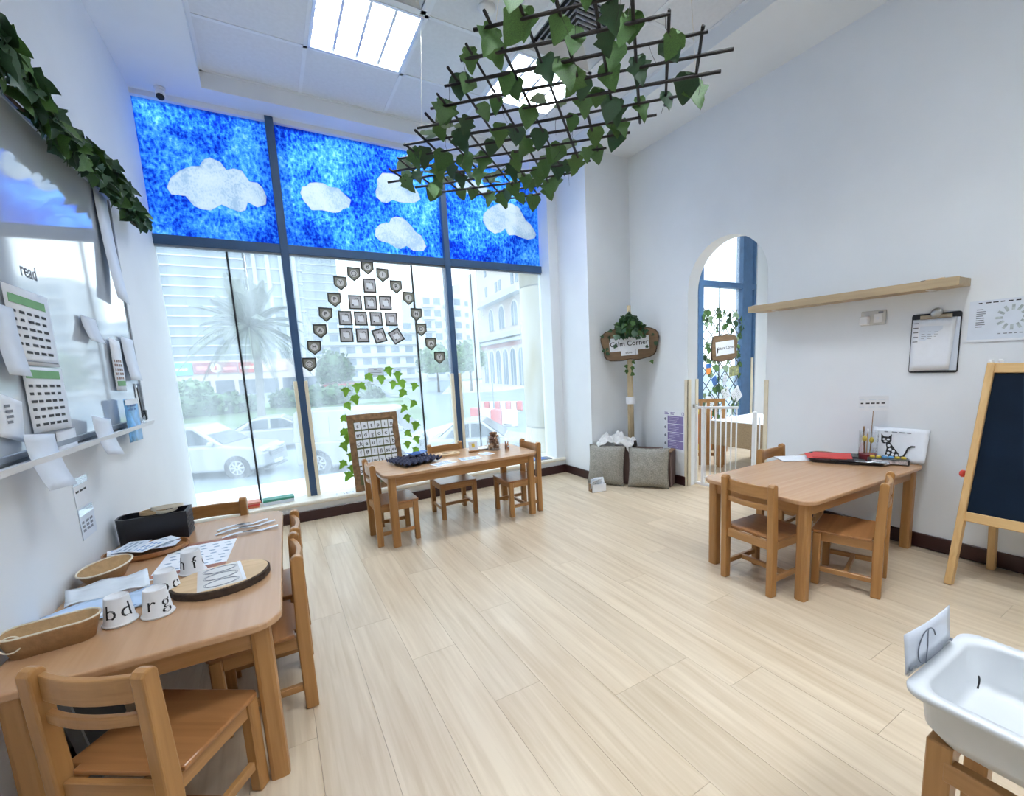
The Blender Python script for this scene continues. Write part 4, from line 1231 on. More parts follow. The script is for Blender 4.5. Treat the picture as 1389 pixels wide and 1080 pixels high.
# clear bag with papers
t = thing('plastic_wallet', 'crumpled clear wallet of white papers beside the oval bowl', 'wallet', (-.522, 1.945, TH), R(12))
def crump(u, v): return ((u-.5)*.20, (v-.5)*.10, .010 + .022*v + .006*math.sin(11*u+3*v)*math.cos(7*v))
G().grid(crump, 14, 8).build('clear_film', plain('clear_film', (.70,.76,.82), .15), t, solid=.001, smooth=True)
G().box(-.085, .085, -.04, .045, 0, .009).build('paper_block', PAPER, t)
t = thing('plastic_wallet', 'blue and white plastic wallet of papers behind the letter cups', 'wallet', (-.485, 1.800, TH), R(14))
G().grid(lambda u, v: ((u-.5)*.30, (v-.5)*.12, .008 + .012*v + .006*math.sin(9*u+5*v)), 14, 8).build('clear_film', plain('blue_film', (.50,.66,.88), .15), t, solid=.001, smooth=True)
G().box(-.13, .13, -.05, .05, 0, .007).build('paper_block', PAPER, t)
G().box(-.01, .10, -.052, -.02, .0085, .0105).build('blue_label', BLUEP, t)
# long tan basket with cord
t = thing('oval_basket', 'long oval tan basket with a cream cord loop, at the table corner', 'basket', (-.562, 1.636, TH), R(6))
def oval(w, d, z): return rrect(w, d, d*.48, 8), z
rings = [oval(.158, .068, 0), oval(.190, .092, .056), oval(.196, .096, .060), oval(.180, .082, .059), oval(.150, .062, .006)]
vs = []; n = len(rings[0][0])
for pl, z in rings: vs += [(x, y, z) for x, y in pl]
fs = [tuple(range(n-1,-1,-1))] + [(i*n+k, i*n+(k+1)%n, (i+1)*n+(k+1)%n, (i+1)*n+k) for i in range(4) for k in range(n)] + [tuple(4*n+k for k in range(n))]
G().add(vs, fs).build('basket', BASKET, t, smooth=True)
G().tube([(x*1.0, y*1.0, .0605) for x, y in rrect(.190, .090, .043, 8)], .0028, 6, True).build('rim', ROPE, t, smooth=True)
G(T(-.066, -.036, .045) @ RX(R(70)) @ RZ(.2)).tube([(.020*math.cos(a*PI/10), .020*math.sin(a*PI/10), 0) for a in range(20)], .002, 6, True).build('cord_loop', ROPE, t, smooth=True)
# panel leaning under the table
t = thing('leaning_board', 'dark grey board leaning on the wall under the left table', 'panel', (-.585, 1.93, 0), R(2))
G(RY(R(-8))).box(-.012, .012, -.17, .17, 0, .30).build('board', plain('panel_dark', (.05,.055,.065), .6), t, bevel=.003)
G(RY(R(-8))).box(-.014, .014, -.172, -.158, 0, .302).build('edge_strip', ALU, t)

# ------------------------------------------------------------------ on the sill and the window table
t = thing('book_stack', 'small stack of red-orange books on the window sill, left', 'books', (-.32, 4.2, .17), R(2))
t_ = None
bpy.data.objects.remove(t)
for k in range(3):
    q = thing('picture_book', ['orange-red book at the bottom of the sill pile', 'red book in the middle of the sill pile', 'pale red book on top of the sill pile'][k], 'book', (-.275+.006*k, 4.20, .17+.015*k), R(2+2*k), 'books on the window sill')
    G().box(-.10, .10, -.05, .05, .001, .013).build('pages', PAPER, q)
    g = G(); g.box(-.102, .102, -.052, .052, 0, .0015).box(-.102, .102, -.052, .052, .0128, .0145).box(-.102, .102, -.0535, -.0515, 0, .0145)
    g.build('cover', [plain('book_orange', (.55,.16,.06), .5), RED, plain('book_salmon', (.6,.25,.18), .5)][k], q)
t = thing('green_box', 'flat green-topped box with white side on the sill by the mullion', 'box', (-.035, 4.205, .17), R(2))
G().box(-.108, .108, -.045, .045, 0, .030).build('tray', PAPERB, t, bevel=.002)
G().box(-.111, .111, -.048, .048, .026, .044).build('lid', GREENP, t, bevel=.003)
t = thing('tablet_folder', 'blue and grey flat folder on the sill at the right end', 'folder', (2.44, 4.18, .17), R(-4))
G().box(-.12, .12, -.07, .07, 0, .008).build('cover', GREYINK, t, bevel=.002)
G().box(-.10, .06, -.055, .055, .008, .010).build('blue_picture', BLUEP, t)
# lace-cut strip by the letter board
t = thing('paper_doily', 'white paper strip with cut-out spots on the sill left of the letter board', 'doily', (.455, 4.14, .17), R(2))
G().box(-.09, .09, -.035, .035, 0, .0015).build('sheet', PAPER, t)
g = G()
for k in range(26):
    g.M = T(rnd.uniform(-.08, .08), rnd.uniform(-.03, .03), .0016); g.lathe([(.005, 0), (.004, .0005)], 6)
g.build('spots', GREYINK, t)
# cardboard letter board
lbM = T(.752, 4.105, .172) @ RZ(R(2)) @ RX(R(-8)) @ RX(PI/2)
t = thing('letter_board', 'cardboard board with rows of white letter tiles leaning on the window', 'board', (.752, 4.105, .172), R(2))
B = RX(R(-8)) @ RX(PI/2)
G(B).box(-.212, .212, 0, .665, 0, .012).build('backing', CARD, t, bevel=.002)
g = G(B); r3 = random.Random(5)
def ragged(x0, y0, x1, y1, w, nn=16):
    dx, dy = (x1-x0), (y1-y0); ln = math.hypot(dx, dy); nx_, ny_ = -dy/ln, dx/ln
    a = [(x0+dx*k/nn, y0+dy*k/nn) for k in range(nn+1)]
    b = [(x0+dx*k/nn+nx_*w*r3.uniform(.8,1.1), y0+dy*k/nn+ny_*w*r3.uniform(.8,1.1)) for k in range(nn+1)]
    for k in range(nn):
        g.add([a[k]+(.013,), a[k+1]+(.013,), b[k+1]+(.020,), b[k]+(.020,)], [(0,1,2,3)])
ragged(-.213, 0, .213, 0, .05); ragged(.213, 0, .213, .665, .05); ragged(.213, .666, -.213, .666, .05); ragged(-.213, .665, -.213, 0, .05)
g.build('torn_border', plain('torn_card', (.20,.115,.055), .9, var=.35, scale=30), t, solid=.003)
G(B).box(-.165, .178, .05, .60, .012, .0135).build('inner_panel', plain('green_card', (.11,.12,.05), .9), t)
rows = ['s a t p i n', 'm d g o c k', 'ck e u r h b', 'f ff l ll ss er', 'j v w x y z', 'zz qu ch sh th ng']
tmesh = None
for i, rw in enumerate(rows):
    for j, ch in enumerate(rw.split()):
        x, y = -.134+.0575*j, .565-.078*i
        MM = B @ T(x, y, .0137)
        if tmesh is None:
            o = G().box(-.0255, .0255, -.032, .032, 0, .003).build('letter_tile', PAPER, t); tmesh = o.data
        else:
            o = bpy.data.objects.new('letter_tile', tmesh); COL.objects.link(o); o.parent = t
        o.matrix_local = MM @ RZ(r3.uniform(-.04, .04))
        G(T(0, -.002, .0032)).text(ch, .050).build('letter', INK, o)
# navy egg tray
t = thing('egg_tray', 'navy pulp egg tray lying on the window table', 'egg tray', (.865, 3.345, TH), R(16))
def egg(u, v):
    x, y = (u-.5)*.30, (v-.5)*.29
    return (x, y, .026 + .0085*(math.cos(u*12*PI) + math.cos(v*12*PI)) + (0 if 0 < u < 1 and 0 < v < 1 else -.010))
G().grid(egg, 72, 72).build('pulp', CRATE, t, solid=.003, smooth=True)
q = thing('blue_tray', 'small blue curved plastic piece lying in the egg tray', 'tray', (.895, 3.385, TH+.054), R(16))
G().grid(lambda u, v: ((u-.5)*.15, (v-.5)*.075, .012*(2*u-1)**2 + .004), 10, 3).build('shell', BLUEP, q, solid=.004)
G().tube([(.03*math.cos(a*PI/8), .02*math.sin(a*PI/8), .012) for a in range(16)], .004, 6, True).build('rim', BLUEP, q)
# wooden game board
t = thing('wooden_game_board', 'pale rounded wooden board with hollows on the window table', 'board', (1.150, 3.425, TH), R(2))
G().prism(rrect(.205, .10, .048, 8), 0, .018).build('board', WCUT, t, bevel=.003)
for x, r_ in ((-.07, .014), (0, .034), (.07, .014)):
    G(T(x, 0, .0182)).lathe([(r_, 0), (r_, .0006)], 20, 1.2 if r_ > .02 else 1, .75).build('hollow', CARD, t)
t = thing('card_stand', 'little wooden stand holding a white card with a yellow picture', 'card stand', (1.372, 3.415, TH), R(-8))
G().box(-.042, .042, -.016, .016, 0, .014).build('base', OAKX, t, bevel=.002)
G(T(0, .004, .010) @ RX(R(-12))).box(-.036, .036, -.001, .001, 0, .072).build('card', PAPER, t)
G(T(0, .0022, .010) @ RX(R(-12))).box(-.012, .012, -.0012, 0, .026, .058).build('picture', YEL, t)
t = thing('glass_jar', 'glass jar crammed with small brown wood offcuts on the window table', 'jar', (1.542, 3.395, TH))
def clearmat():
    m = bpy.data.materials.new('clear_plastic'); m.use_nodes = True
    tt = m.node_tree; tt.nodes.clear()
    o = tt.nodes.new('ShaderNodeOutputMaterial'); a = tt.nodes.new('ShaderNodeBsdfTransparent'); b = tt.nodes.new('ShaderNodeBsdfGlossy'); b.inputs['Roughness'].default_value = .05
    f = tt.nodes.new('ShaderNodeLayerWeight'); f.inputs['Blend'].default_value = .35; x = tt.nodes.new('ShaderNodeMixShader')
    a.inputs['Color'].default_value = (.93, .95, .96, 1)
    tt.links.new(f.outputs['Facing'], x.inputs[0]); tt.links.new(a.outputs[0], x.inputs[1]); tt.links.new(b.outputs[0], x.inputs[2]); tt.links.new(x.outputs[0], o.inputs['Surface'])
    return m
CLEAR = clearmat()
G().lathe([(.052, 0), (.056, .004), (.056, .095), (.048, .108), (.048, .116)], 24, cap1=False).build('glass', CLEAR, t, smooth=True)
r4 = random.Random(9)
WCH = [plain('chip_dark', (.17,.08,.05), .7), plain('chip_mid', (.33,.18,.10), .7), plain('chip_pale', (.50,.33,.21), .7)]
for k in range(26):
    a = r4.uniform(0, 2*PI); rr = .038*math.sqrt(r4.random()); z = .008 + .0038*k
    q = tag(G(T(1.542+rr*math.cos(a), 3.395+rr*math.sin(a), TH+z+.008) @ RZ(r4.uniform(0, 6)) @ RX(r4.uniform(-1, 1))).box(-.021, .021, -.010, .010, -.009, .009).build('wood_offcut', WCH[k % 3]),
            'small brown wood offcut packed in the glass jar', 'wood piece', 'wood offcuts in the jar')
for k in range(3):
    q = tag(G(T(1.545+.012*k-.012, 3.395, TH+.118) @ RY(-.5+.5*k)).box(-.010, .010, -.010, .010, -.026, .030).build('wood_offcut', WCH[k]),
            ['wood offcut sticking out of the jar mouth, left', 'wood offcut sticking straight out of the jar mouth', 'wood offcut slanting out of the jar mouth to the right'][k], 'wood piece', 'wood offcuts in the jar')
t = thing('wooden_figure', 'little brown wooden figure with two prongs right of the jar', 'figure', (1.640, 3.345, TH), R(10))
G().lathe([(.017, 0), (.019, .004), (.018, .034), (.014, .038)], 16).build('body', MATS['chip_mid'], t)
for s_ in (-1, 1): G().tube([(s_*.010, 0, .036), (s_*.013, 0, .056), (s_*.014, 0, .066)], [.0055, .005, .0035], 8).build('prong', MATS['chip_mid'], t)
G(T(0, -.018, .022) @ FACE).lathe([(.007, 0), (.006, .002)], 10).build('pale_dot', PAPER, t)
for k, (x, y, a, lb) in enumerate(((1.025, 3.155, .3, 'pale worksheet at the front edge of the window table, right of the egg tray'), (1.245, 3.185, -.1, 'pale blue worksheet in the middle of the window table'), (1.42, 3.27, .2, 'small white slip of paper before the wooden stand'))):
    t = thing('worksheet', lb, 'paper', (x, y, TH), a, 'papers on the window table')
    w = (.17, .16, .09)[k]
    G().box(-w/2, w/2, -.055, .055, 0, .001).build('sheet', [PAPER, PAPERB, PAPER][k], t)
    lines(T(0, 0, .0011), w*.8, .085, 4, MATS['blue_grey_print'], t, 'print', 3, seed=k)
t = thing('white_saucer', 'pale flat dish behind the jar on the window table', 'dish', (1.475, 3.475, TH))
G().lathe([(.03, 0), (.058, .010), (.06, .014), (.055, .012), (.03, .004)], 24).build('dish', SILLM, t, smooth=True)
G().lathe([(.0305, -.0), (.0305, .002)], 16).build('foot_ring', SILLM, t)

# ------------------------------------------------------------------ on the right-hand table
t = thing('white_board_sheet', 'thin white board lying at the back of the right-hand table', 'board', (2.915, 1.610, TH), R(-34))
G().prism(rrect(.29, .15, .01, 3), 0, .005).build('panel', PAPER, t)
G().prism(rrect(.292, .152, .01, 3), -.0, .0015).build('dark_edge', BLACK, t)
t = thing('craft_tray', 'black plastic craft tray with raised rim on the right-hand table', 'tray', (3.055, 1.410, TH), R(-62))
n_ = 5
ro = [(rrect(.37, .24, .03, n_), 0), (rrect(.405, .275, .04, n_), .022), (rrect(.395, .265, .036, n_), .022), (rrect(.36, .23, .026, n_), .003)]
vs = []; n = len(ro[0][0])
for pl, z in ro: vs += [(x, y, z) for x, y in pl]
G().add(vs, [tuple(range(n-1,-1,-1))] + [(i*n+k, i*n+(k+1)%n, (i+1)*n+(k+1)%n, (i+1)*n+k) for i in range(3) for k in range(n)] + [tuple(3*n+k for k in range(n))]).build('tray', BLACK, t)
G(T(0, 0, 0)).box(-.06, .06, -.1375, -.1345, .004, .014).build('grip', BLACK, t)
for k, (x, y, a) in enumerate(((2.985, 1.50, -55), (3.020, 1.475, -62))):
    q = thing('red_card', ['red card sheet lying in the black tray, lower', 'red card sheet lying in the black tray, on top'][k], 'card', (x, y, TH+.024+.003*k), R(a), 'red cards in the craft tray')
    G().box(-.105, .105, -.085, .085, 0, .0022).build('sheet', RED, q)
    G().box(-.105, .105, -.085, -.083, .0022, .0026).build('fold', REDP, q)
t = thing('brush_jar', 'clear plastic jar of paint brushes and yellow sponges on the craft tray', 'jar', (3.140, 1.325, TH+.004))
G().lathe([(.048, 0), (.050, .004), (.050, .185)], 24, cap1=False).build('clear_wall', CLEAR, t, smooth=True)
G().lathe([(.046, .002), (.046, .040)], 20).build('red_paint', plain('paint_red', (.35,.04,.05), .4), t)
BR = [('brush with a yellow round sponge tip in the jar', -.012, .006, .10, YEL), ('brush with a yellow sponge tip leaning right in the jar', .014, -.002, .085, YEL), ('dark brush handle standing tallest in the jar', -.004, .014, .150, CARD), ('brush with a pale patterned handle in the jar', .016, .012, .130, PAPER)]
for k, (lb, x, y, h, m) in enumerate(BR):
    q = thing('paint_brush', lb, 'brush', (3.140+x*1.3, 1.325+y*1.3, TH+.045), 0, 'brushes in the jar')
    G().tube([(0, 0, 0), (x*.9, y*.5, h)], [.003, .0035], 8).build('handle', [CARD, YEL, CARD, WCUT][k], q)
    G(T(x*.9, y*.5, h)).lathe([(.004, -.022), (.012, -.014), (.013, 0), (.008, .012), (.002, .016)] if m is YEL else [(.004, -.015), (.006, 0), (.004, .016), (.001, .022)], 12).build('head', m, q, smooth=True)
t = thing('sign_stick', 'small printed card on a thin dark stick standing in the brush jar', 'sign', (3.158, 1.322, TH+.02), R(-62))
G().tube([(0, 0, 0), (.006, .004, .30)], .0022, 6).build('stick', CARD, t)
q = G(T(.004, -.003, .338) @ FACE @ RZ(.03)).box(-.075, .075, -.046, .046, 0, .0012).build('card', PAPER, t)
lines(T(.004, -.0048, .338) @ FACE @ RZ(.03), .13, .012, 1, INK, t, 'printed_line', 5, fill=.7)
lines(T(.004, -.0046, .338) @ FACE @ RZ(.03), .145, .088, 2, PAPERB, t, 'crinkle', 3, fill=.12)
t = thing('paint_box', 'black paint set with round yellow and blue paints, printed side', 'paint box', (3.135, 1.215, TH+.004), R(-64))
G().box(-.10, .10, -.05, .05, 0, .030).build('case', BLACK, t, bevel=.003)
G().box(-.08, .09, -.0512, -.0500, .004, .026).build('side_label', plain('pack_print', (.50,.45,.45), .5, var=.6, scale=60), t)
for k in range(6):
    G(T(-.075+.03*k, .0, .030)).lathe([(.013, 0), (.013, .008), (.010, .011)], 14).build('paint_pot', [YEL, YEL, SKYB, SKYB, YEL, YEL][k], t)
t = thing('foil_packet', 'crumpled silvery packet at the front of the craft tray', 'packet', (3.030, 1.255, TH+.006), R(-60))
G().grid(lambda u, v: ((u-.5)*.17, (v-.5)*.055, .012+.008*math.sin(9*u)*math.cos(5*v+u*4)), 14, 6).build('foil', plain('foil', (.55,.57,.60), .25, .6, var=.3, scale=60), t, solid=.006, smooth=True)
G(T(-.06, 0, .014)).box(-.03, .03, -.02, .02, 0, .008).build('dark_end', BLACK, t, bevel=.003)
# cat picture curling against the wall
t = thing('cat_picture', 'white paper with a printed spotted black cat, propped against the wall', 'picture', (3.205, 1.195, TH), R(-84))
def catp(u, v): return ((u-.5)*.30 + (.02*v), .015 - .035*(1-v)**2 * (1 if u < .9 else 1) + .028*v, .012*(1-v) + .205*v)
G().grid(lambda u, v: ((u-.5)*.28, .040*v - .09*max(0, u-.75)*(1-v)*1.5, .205*v + .10*max(0, u-.8)*(1-v)), 10, 8).build('sheet', PAPER, t, solid=.0008, smooth=True)
CB = T(0, -.003, 0) @ RX(-math.atan2(.040, .205)) @ FACE
def blob(pts, m, z=.0012, nm='cat_shape'): return G(CB @ T(0, 0, z)).prism(pts, 0, .0005).build(nm, m, t)
def ell(cx, cy, a, b, n=16, rot=0):
    return [(cx + a*math.cos(2*PI*k/n)*math.cos(rot) - b*math.sin(2*PI*k/n)*math.sin(rot), cy + a*math.cos(2*PI*k/n)*math.sin(rot) + b*math.sin(2*PI*k/n)*math.cos(rot)) for k in range(n)]
blob([(-.075,.030),(-.078,.07),(-.070,.115),(-.045,.118),(-.020,.085),(.005,.055),(.010,.030)], INK, .0012, 'cat_body')
blob([(-.090,.120),(-.094,.168),(-.078,.152),(-.055,.152),(-.040,.168),(-.038,.125),(-.050,.108),(-.078,.108)], INK, .0014, 'cat_head')
blob([(-.078,.034),(-.080,.10),(-.066,.112),(-.058,.08),(-.062,.034)], PAPER, .0018, 'cat_chest')
for p in ((-.076,.135,.008,.006), (-.055,.135,.008,.006)): blob(ell(*p), PAPER, .002, 'cat_eye')
blob(ell(-.068,.122,.010,.006), PAPER, .002, 'cat_muzzle')
for k, (x, y) in enumerate(((-.048,.098),(-.040,.075),(-.022,.066),(-.046,.052),(-.024,.044),(-.004,.042),(-.052,.034))): blob(ell(x, y, .008, .008), PAPER, .002, 'white_spot')
G(CB @ T(0, 0, .002)).tube([(.012,.034,0),(.030,.040,0),(.040,.065,0),(.046,.090,0),(.062,.104,0),(.080,.104,0)], .0045, 6).build('cat_tail', INK, t)
lines(CB @ T(-.005, .182, .0012), .15, .008, 1, GREYINK, t, 'heading', 4, fill=.8)

# ------------------------------------------------------------------ on the right wall
RWX = XR
t = thing('wall_shelf', 'long pale wooden shelf on the right wall beside the arch', 'shelf', (RWX, 1.54, 1.505))
G().box(-.165, 0, -.60, .60, 0, .042).build('board', SHELFM, t, bevel=.002)
G().box(-.168, -.160, -.602, .602, -.002, .044).build('front_lipping', SHELFM, t, bevel=.001)
for y in (-.45, .45): G().box(-.10, 0, y-.01, y+.01, -.004, .0).build('bracket', WHITE, t)
t = thing('marker_pen', 'black-tipped pen lying at the right end of the wall shelf', 'pen', (RWX-.12, 1.06, 1.5525), R(80))
G(RY(PI/2)).lathe([(.005, -.05), (.0055, -.04), (.0055, .04), (.004, .05)], 10).build('barrel', WCUT, t)
G(RY(PI/2)).lathe([(.006, .04), (.006, .062), (.004, .066)], 10).build('cap', BLACK, t)
t = thing('small_card', 'small pale card lying on the right end of the wall shelf', 'card', (RWX-.10, 1.00, 1.547), R(20))
G().box(-.03, .03, -.02, .02, 0, .008).build('card', STEEL, t); G().box(-.02, .02, -.012, .012, .008, .010).build('label', PAPER, t)
t = thing('small_card', 'tiny silvery clip at the left end of the wall shelf', 'clip', (RWX-.14, 2.10, 1.547), R(0))
G().box(-.015, .015, -.02, .02, 0, .006).build('plate', STEEL, t); G().tube([(0,-.015,.006),(0,0,.011),(0,.015,.006)], .002, 6).build('spring', STEEL, t)
t = thing('wall_socket', 'white double wall socket with a plug under the shelf', 'socket', (RWX, 1.388, 1.388))
G().box(-.010, 0, -.068, .068, -.044, .044).build('plate', plain('socket_grey', (.62,.62,.60), .4), t, bevel=.003)
G().box(-.045, -.010, .012, .062, -.040, .012).build('plug', WHITE, t, bevel=.005)
G().box(-.013, -.010, -.05, -.005, -.030, .022).build('socket_face', WHITE, t, bevel=.002)
G().box(-.016, -.010, -.055, -.030, .026, .036).build('switch', GREYINK, t)
G(T(-.0135, -.026, -.005) @ RY(-PI/2)).lathe([(.010, 0), (.009, .001)], 12).build('socket_ring', PAPER, t)
t = thing('clipboard', 'black clipboard with layered papers hanging on the right wall', 'clipboard', (RWX, 1.075, 1.215), 0)
RW = Matrix(((0,0,-1,0),(-1,0,0,0),(0,1,0,0),(0,0,0,1)))        # local xy -> on the right wall, facing the room
G(RW).prism(rrect(.225, .335, .012, 3), .002, .006).build('backing', BLACK, t)
G(RW @ T(.004, -.004, .007)).box(-.098, .104, -.150, .140, 0, .003).build('paper_stack', PAPERB, t)
G(RW @ T(0, 0, .0105)).grid(lambda u, v: (-.106+.200*u - .014*(1-v)*u, -.148+.285*v - .010*(1-u)*(1-v), .012*(1-v)*(u**2)+.004*(1-v)), 8, 8).build('top_sheet', PAPER, t, solid=.0006, smooth=True)
G(RW @ T(-.018, .055, .012) @ RZ(-.05)).box(-.052, .052, -.042, .042, 0, .001).build('note', PAPERB, t)
lines(RW @ T(-.016, .045, .0132) @ RZ(-.05), .088, .05, 4, GREYINK, t, 'handwriting', 3, fill=.18, seed=4)
g = G(RW @ T(-.088, .065, .0125))
for k in range(5): g.box(-.012, .012, -.055+.026*k, -.051+.026*k, 0, .0006)
g.build('margin_marks', INK, t)
G(RW @ T(.002, .148, .008)).box(-.072, .072, -.012, .010, 0, .010).build('clip_bar', plain('clip_brass', (.42,.34,.24), .35, .8), t, bevel=.002)
G(RW @ T(.004, .166, .016)).lathe([(.026, -.006), (.028, 0), (.024, .008), (.010, .012)], 18).build('clip_spring', STEEL, t, smooth=True)
t = thing('wall_poster', 'pale printed poster at the right frame edge, above the easel', 'poster', (RWX, .795, 1.317), 0)
G(RW).box(-.14, .114, -.105, .105, .001, .003).build('sheet', PAPERB, t)
G(RW).box(-.14, .118, -.108, -.096, .003, .006).build('bottom_curl', PAPER, t)
lines(RW @ T(-.02, .092, .0032), .17, .007, 1, INK, t, 'heading', 6, fill=.8)
lines(RW @ T(-.085, .015, .0032), .05, .10, 9, GREYINK, t, 'list', 1, fill=.45)
g = G(RW)
for k in range(12):
    a = k*PI/6; g.M = RW @ T(.03+.05*math.cos(a), .01+.05*math.sin(a), .0032) @ RZ(a); g.box(-.014, .014, -.006, .006, 0, .0004)
g.build('wheel_of_symbols', plain('poster_tint', (.42,.48,.50), .8, var=.3, scale=40), t)
lines(RW @ T(.03, -.07, .0032), .10, .008, 1, GREYINK, t, 'caption', 5, fill=.6)
t = thing('safety_poster', 'purple printed poster on the wall between corner and arch', 'poster', (RWX, 3.018, .505), 0)
G(RW).box(-.135, .135, -.198, .198, .001, .003).build('sheet', PAPER, t)
for k in range(4):
    q = G(RW @ T(.022, .112-.080*k, .003)).box(-.098, .098, -.037, .037, 0, .0006).build('purple_block', PURPLE, t)
    lines(RW @ T(.022, .112-.080*k, .0037), .17, .062, 4, plain('lilac_lines', (.50,.46,.66), .8) if 'lilac_lines' not in MATS else MATS['lilac_lines'], q, 'text_lines', 1, fill=.35, seed=k)
    G(RW @ T(-.105, .115-.080*k, .003)).lathe([(.014, 0), (.012, .0006)], 10).build('round_icon', GREYINK, t)
lines(RW @ T(-.04, .172, .003), .15, .030, 2, PURPLE, t, 'heading', 2, fill=.55)
G(RW @ T(.112, .172, .003)).tube([(.013*math.cos(a*PI/8), .016*math.sin(a*PI/8), 0) for a in range(16)], .0025, 5, True).build('badge', PURPLE, t)

# ------------------------------------------------------------------ blackboard easel
t = thing('blackboard_easel', 'wooden A-frame easel with dark blackboard at the right edge', 'easel', (3.02, .60, 0), 0)
EB, ET, EZ = (2.838, .800), (3.10, .790), 1.095        # foot and head of the near left post (x, y)
def epost(x0, y0, x1, y1, z1, nm='leg', w=.030, h=.045):
    return G(T(-3.02, -.60, 0)).bar((x0, y0, 0), (x1, y1, z1), w, h, up=(1, 0, .2)).build(nm, PINEZ, t, bevel=.003)
yl, yr = .800, .150
epost(2.838, yl, 3.085, yl-.02, 1.10)
epost(2.838, yr, 3.085, yr+.02, 1.10)
epost(3.205, .735, 3.100, .745, 1.06, 'rear_leg')
epost(3.205, .215, 3.100, .205, 1.06, 'rear_leg')
def onf(z): return 2.838 + (3.085-2.838)*z/1.10
def erail(z, nm, w=.048):
    x = onf(z)
    G(T(-3.02, -.60, 0)).bar((x, yl-.01, z), (x, yr+.01, z), .024, w, up=(.22, 0, 1)).build(nm, PINEX, t, bevel=.003)
erail(1.075, 'top_rail'); erail(.345, 'bottom_rail')
G(T(-3.02, -.60, 0)).add([(onf(.36)+.004, yl-.02, .36), (onf(.36)+.004, yr+.02, .36), (onf(1.06)+.004, yr+.02, 1.06), (onf(1.06)+.004, yl-.02, 1.06)], [(0,1,2,3)]).build('blackboard', NAVY, t, solid=.012)
G(T(-3.02, -.60, 0) @ T(2.985, .815, .545) @ RX(-PI/2)).lathe([(.006, -.02), (.006, 0), (.017, .002), (.019, .014), (.012, .022)], 14).build('red_knob', REDP, t, smooth=True)
G(T(-3.02, -.60, 0)).tube([(2.985, .812, .53), (3.02, .80, .45), (3.10, .76, .40)], .003, 6).build('cord', PAPER, t)
for y in (yl-.015, yl-.05): G(T(-3.02, -.60, 0) @ T(3.083, y, 1.103)).lathe([(.010, 0), (.011, .010), (.006, .016)], 12).build('hinge_cap', WHITE, t)

# ------------------------------------------------------------------ white water tray in the corner
t = thing('water_tray_stand', 'brown wooden stand carrying the white play tub, bottom right', 'stand', (1.22, .10, 0), 0)
for sx in (-1, 1):
    for y in (.20, -.40):
        G(T(sx*.125 + (.02 if y > 0 else 0), y, 0)).box(-.022, .022, -.022, .022, 0, .385).build('leg', OAKZ, t, bevel=.003)
for sx in (-1, 1): G(T(sx*.125+.008, 0, .33)).box(-.012, .012, -.39, .19, -.022, .022).build('side_rail', OAKY, t, bevel=.002)
for y in (.203, -.403): G(T(.01, y, .33)).box(-.11, .11, -.012, .012, -.022, .022).build('end_rail', OAKX, t, bevel=.002)
G(T(.01, -.1, .14)).box(-.11, .11, -.012, .012, -.02, .02).build('lower_rail', OAKX, t, bevel=.002)
t = thing('play_tub', 'white plastic rectangular tub with wide rim, empty, bottom right corner', 'tub', (1.225, -.03, .385), 0)
n_ = 6
W_, D_ = .345, .78
ro = [(W_-.09, D_-.09, .05, 0), (W_-.05, D_-.05, .05, .03), (W_-.035, D_-.035, .05, .098), (W_-.002, D_-.002, .04, .100), (W_, D_, .04, .108), (W_-.006, D_-.006, .04, .114), (W_-.050, D_-.050, .045, .113), (W_-.058, D_-.058, .05, .104), (W_-.072, D_-.072, .05, .026), (W_-.105, D_-.105, .045, .008)]
vs = []; n = 4*(n_+1)
for w, d, r_, z in ro: vs += [(x, y, z) for x, y in rrect(w, d, r_, n_)]
fs = [tuple(range(n-1,-1,-1))] + [(i*n+k, i*n+(k+1)%n, (i+1)*n+(k+1)%n, (i+1)*n+k) for i in range(len(ro)-1) for k in range(n)] + [tuple((len(ro)-1)*n+k for k in range(n))]
G().add(vs, fs).build('tub', plain('tub_plastic', (.60,.62,.64), .35, var=.02), t, smooth=True)
G(T(.02, .317, .070)).tube([(0, 0, .025), (.006, 0, .015), (.006, 0, .005), (0, 0, -.005)], .0018, 6).build('black_mark', INK, t)
t = thing('sign_holder', 'clear folded sign holder with a faint drawing clipped on the tub rim', 'sign holder', (1.205, .362, .496), R(-2))
G().box(-.105, .105, -.003, .003, -.002, .012).build('clip', CLEAR, t)
M_ = T(0, .0, .002) @ FACE
G(M_).grid(lambda u, v: ((u-.5)*.215 - .022*v, .100*v, .004*math.sin(PI*u)), 10, 3).build('sleeve', plain('sleeve_film', (.62,.66,.74), .2), t, solid=.0012, smooth=True)
g = G(M_ @ T(-.01, -.012, .0052))
g.tube([(-.02+.04*math.cos(a*PI/10), .055+.040*math.sin(a*PI/10), 0) for a in range(1, 15)], .0012, 5)
g.tube([(-.018, .01, 0), (-.016, .055, 0), (-.02, .095, 0)], .0012, 5)
g.build('drawing', GREYINK, t)
for x in (-.098, .098): G(M_ @ T(x, .012, .003)).lathe([(.004, 0), (.004, .004)], 10).build('rivet', GREYINK, t)

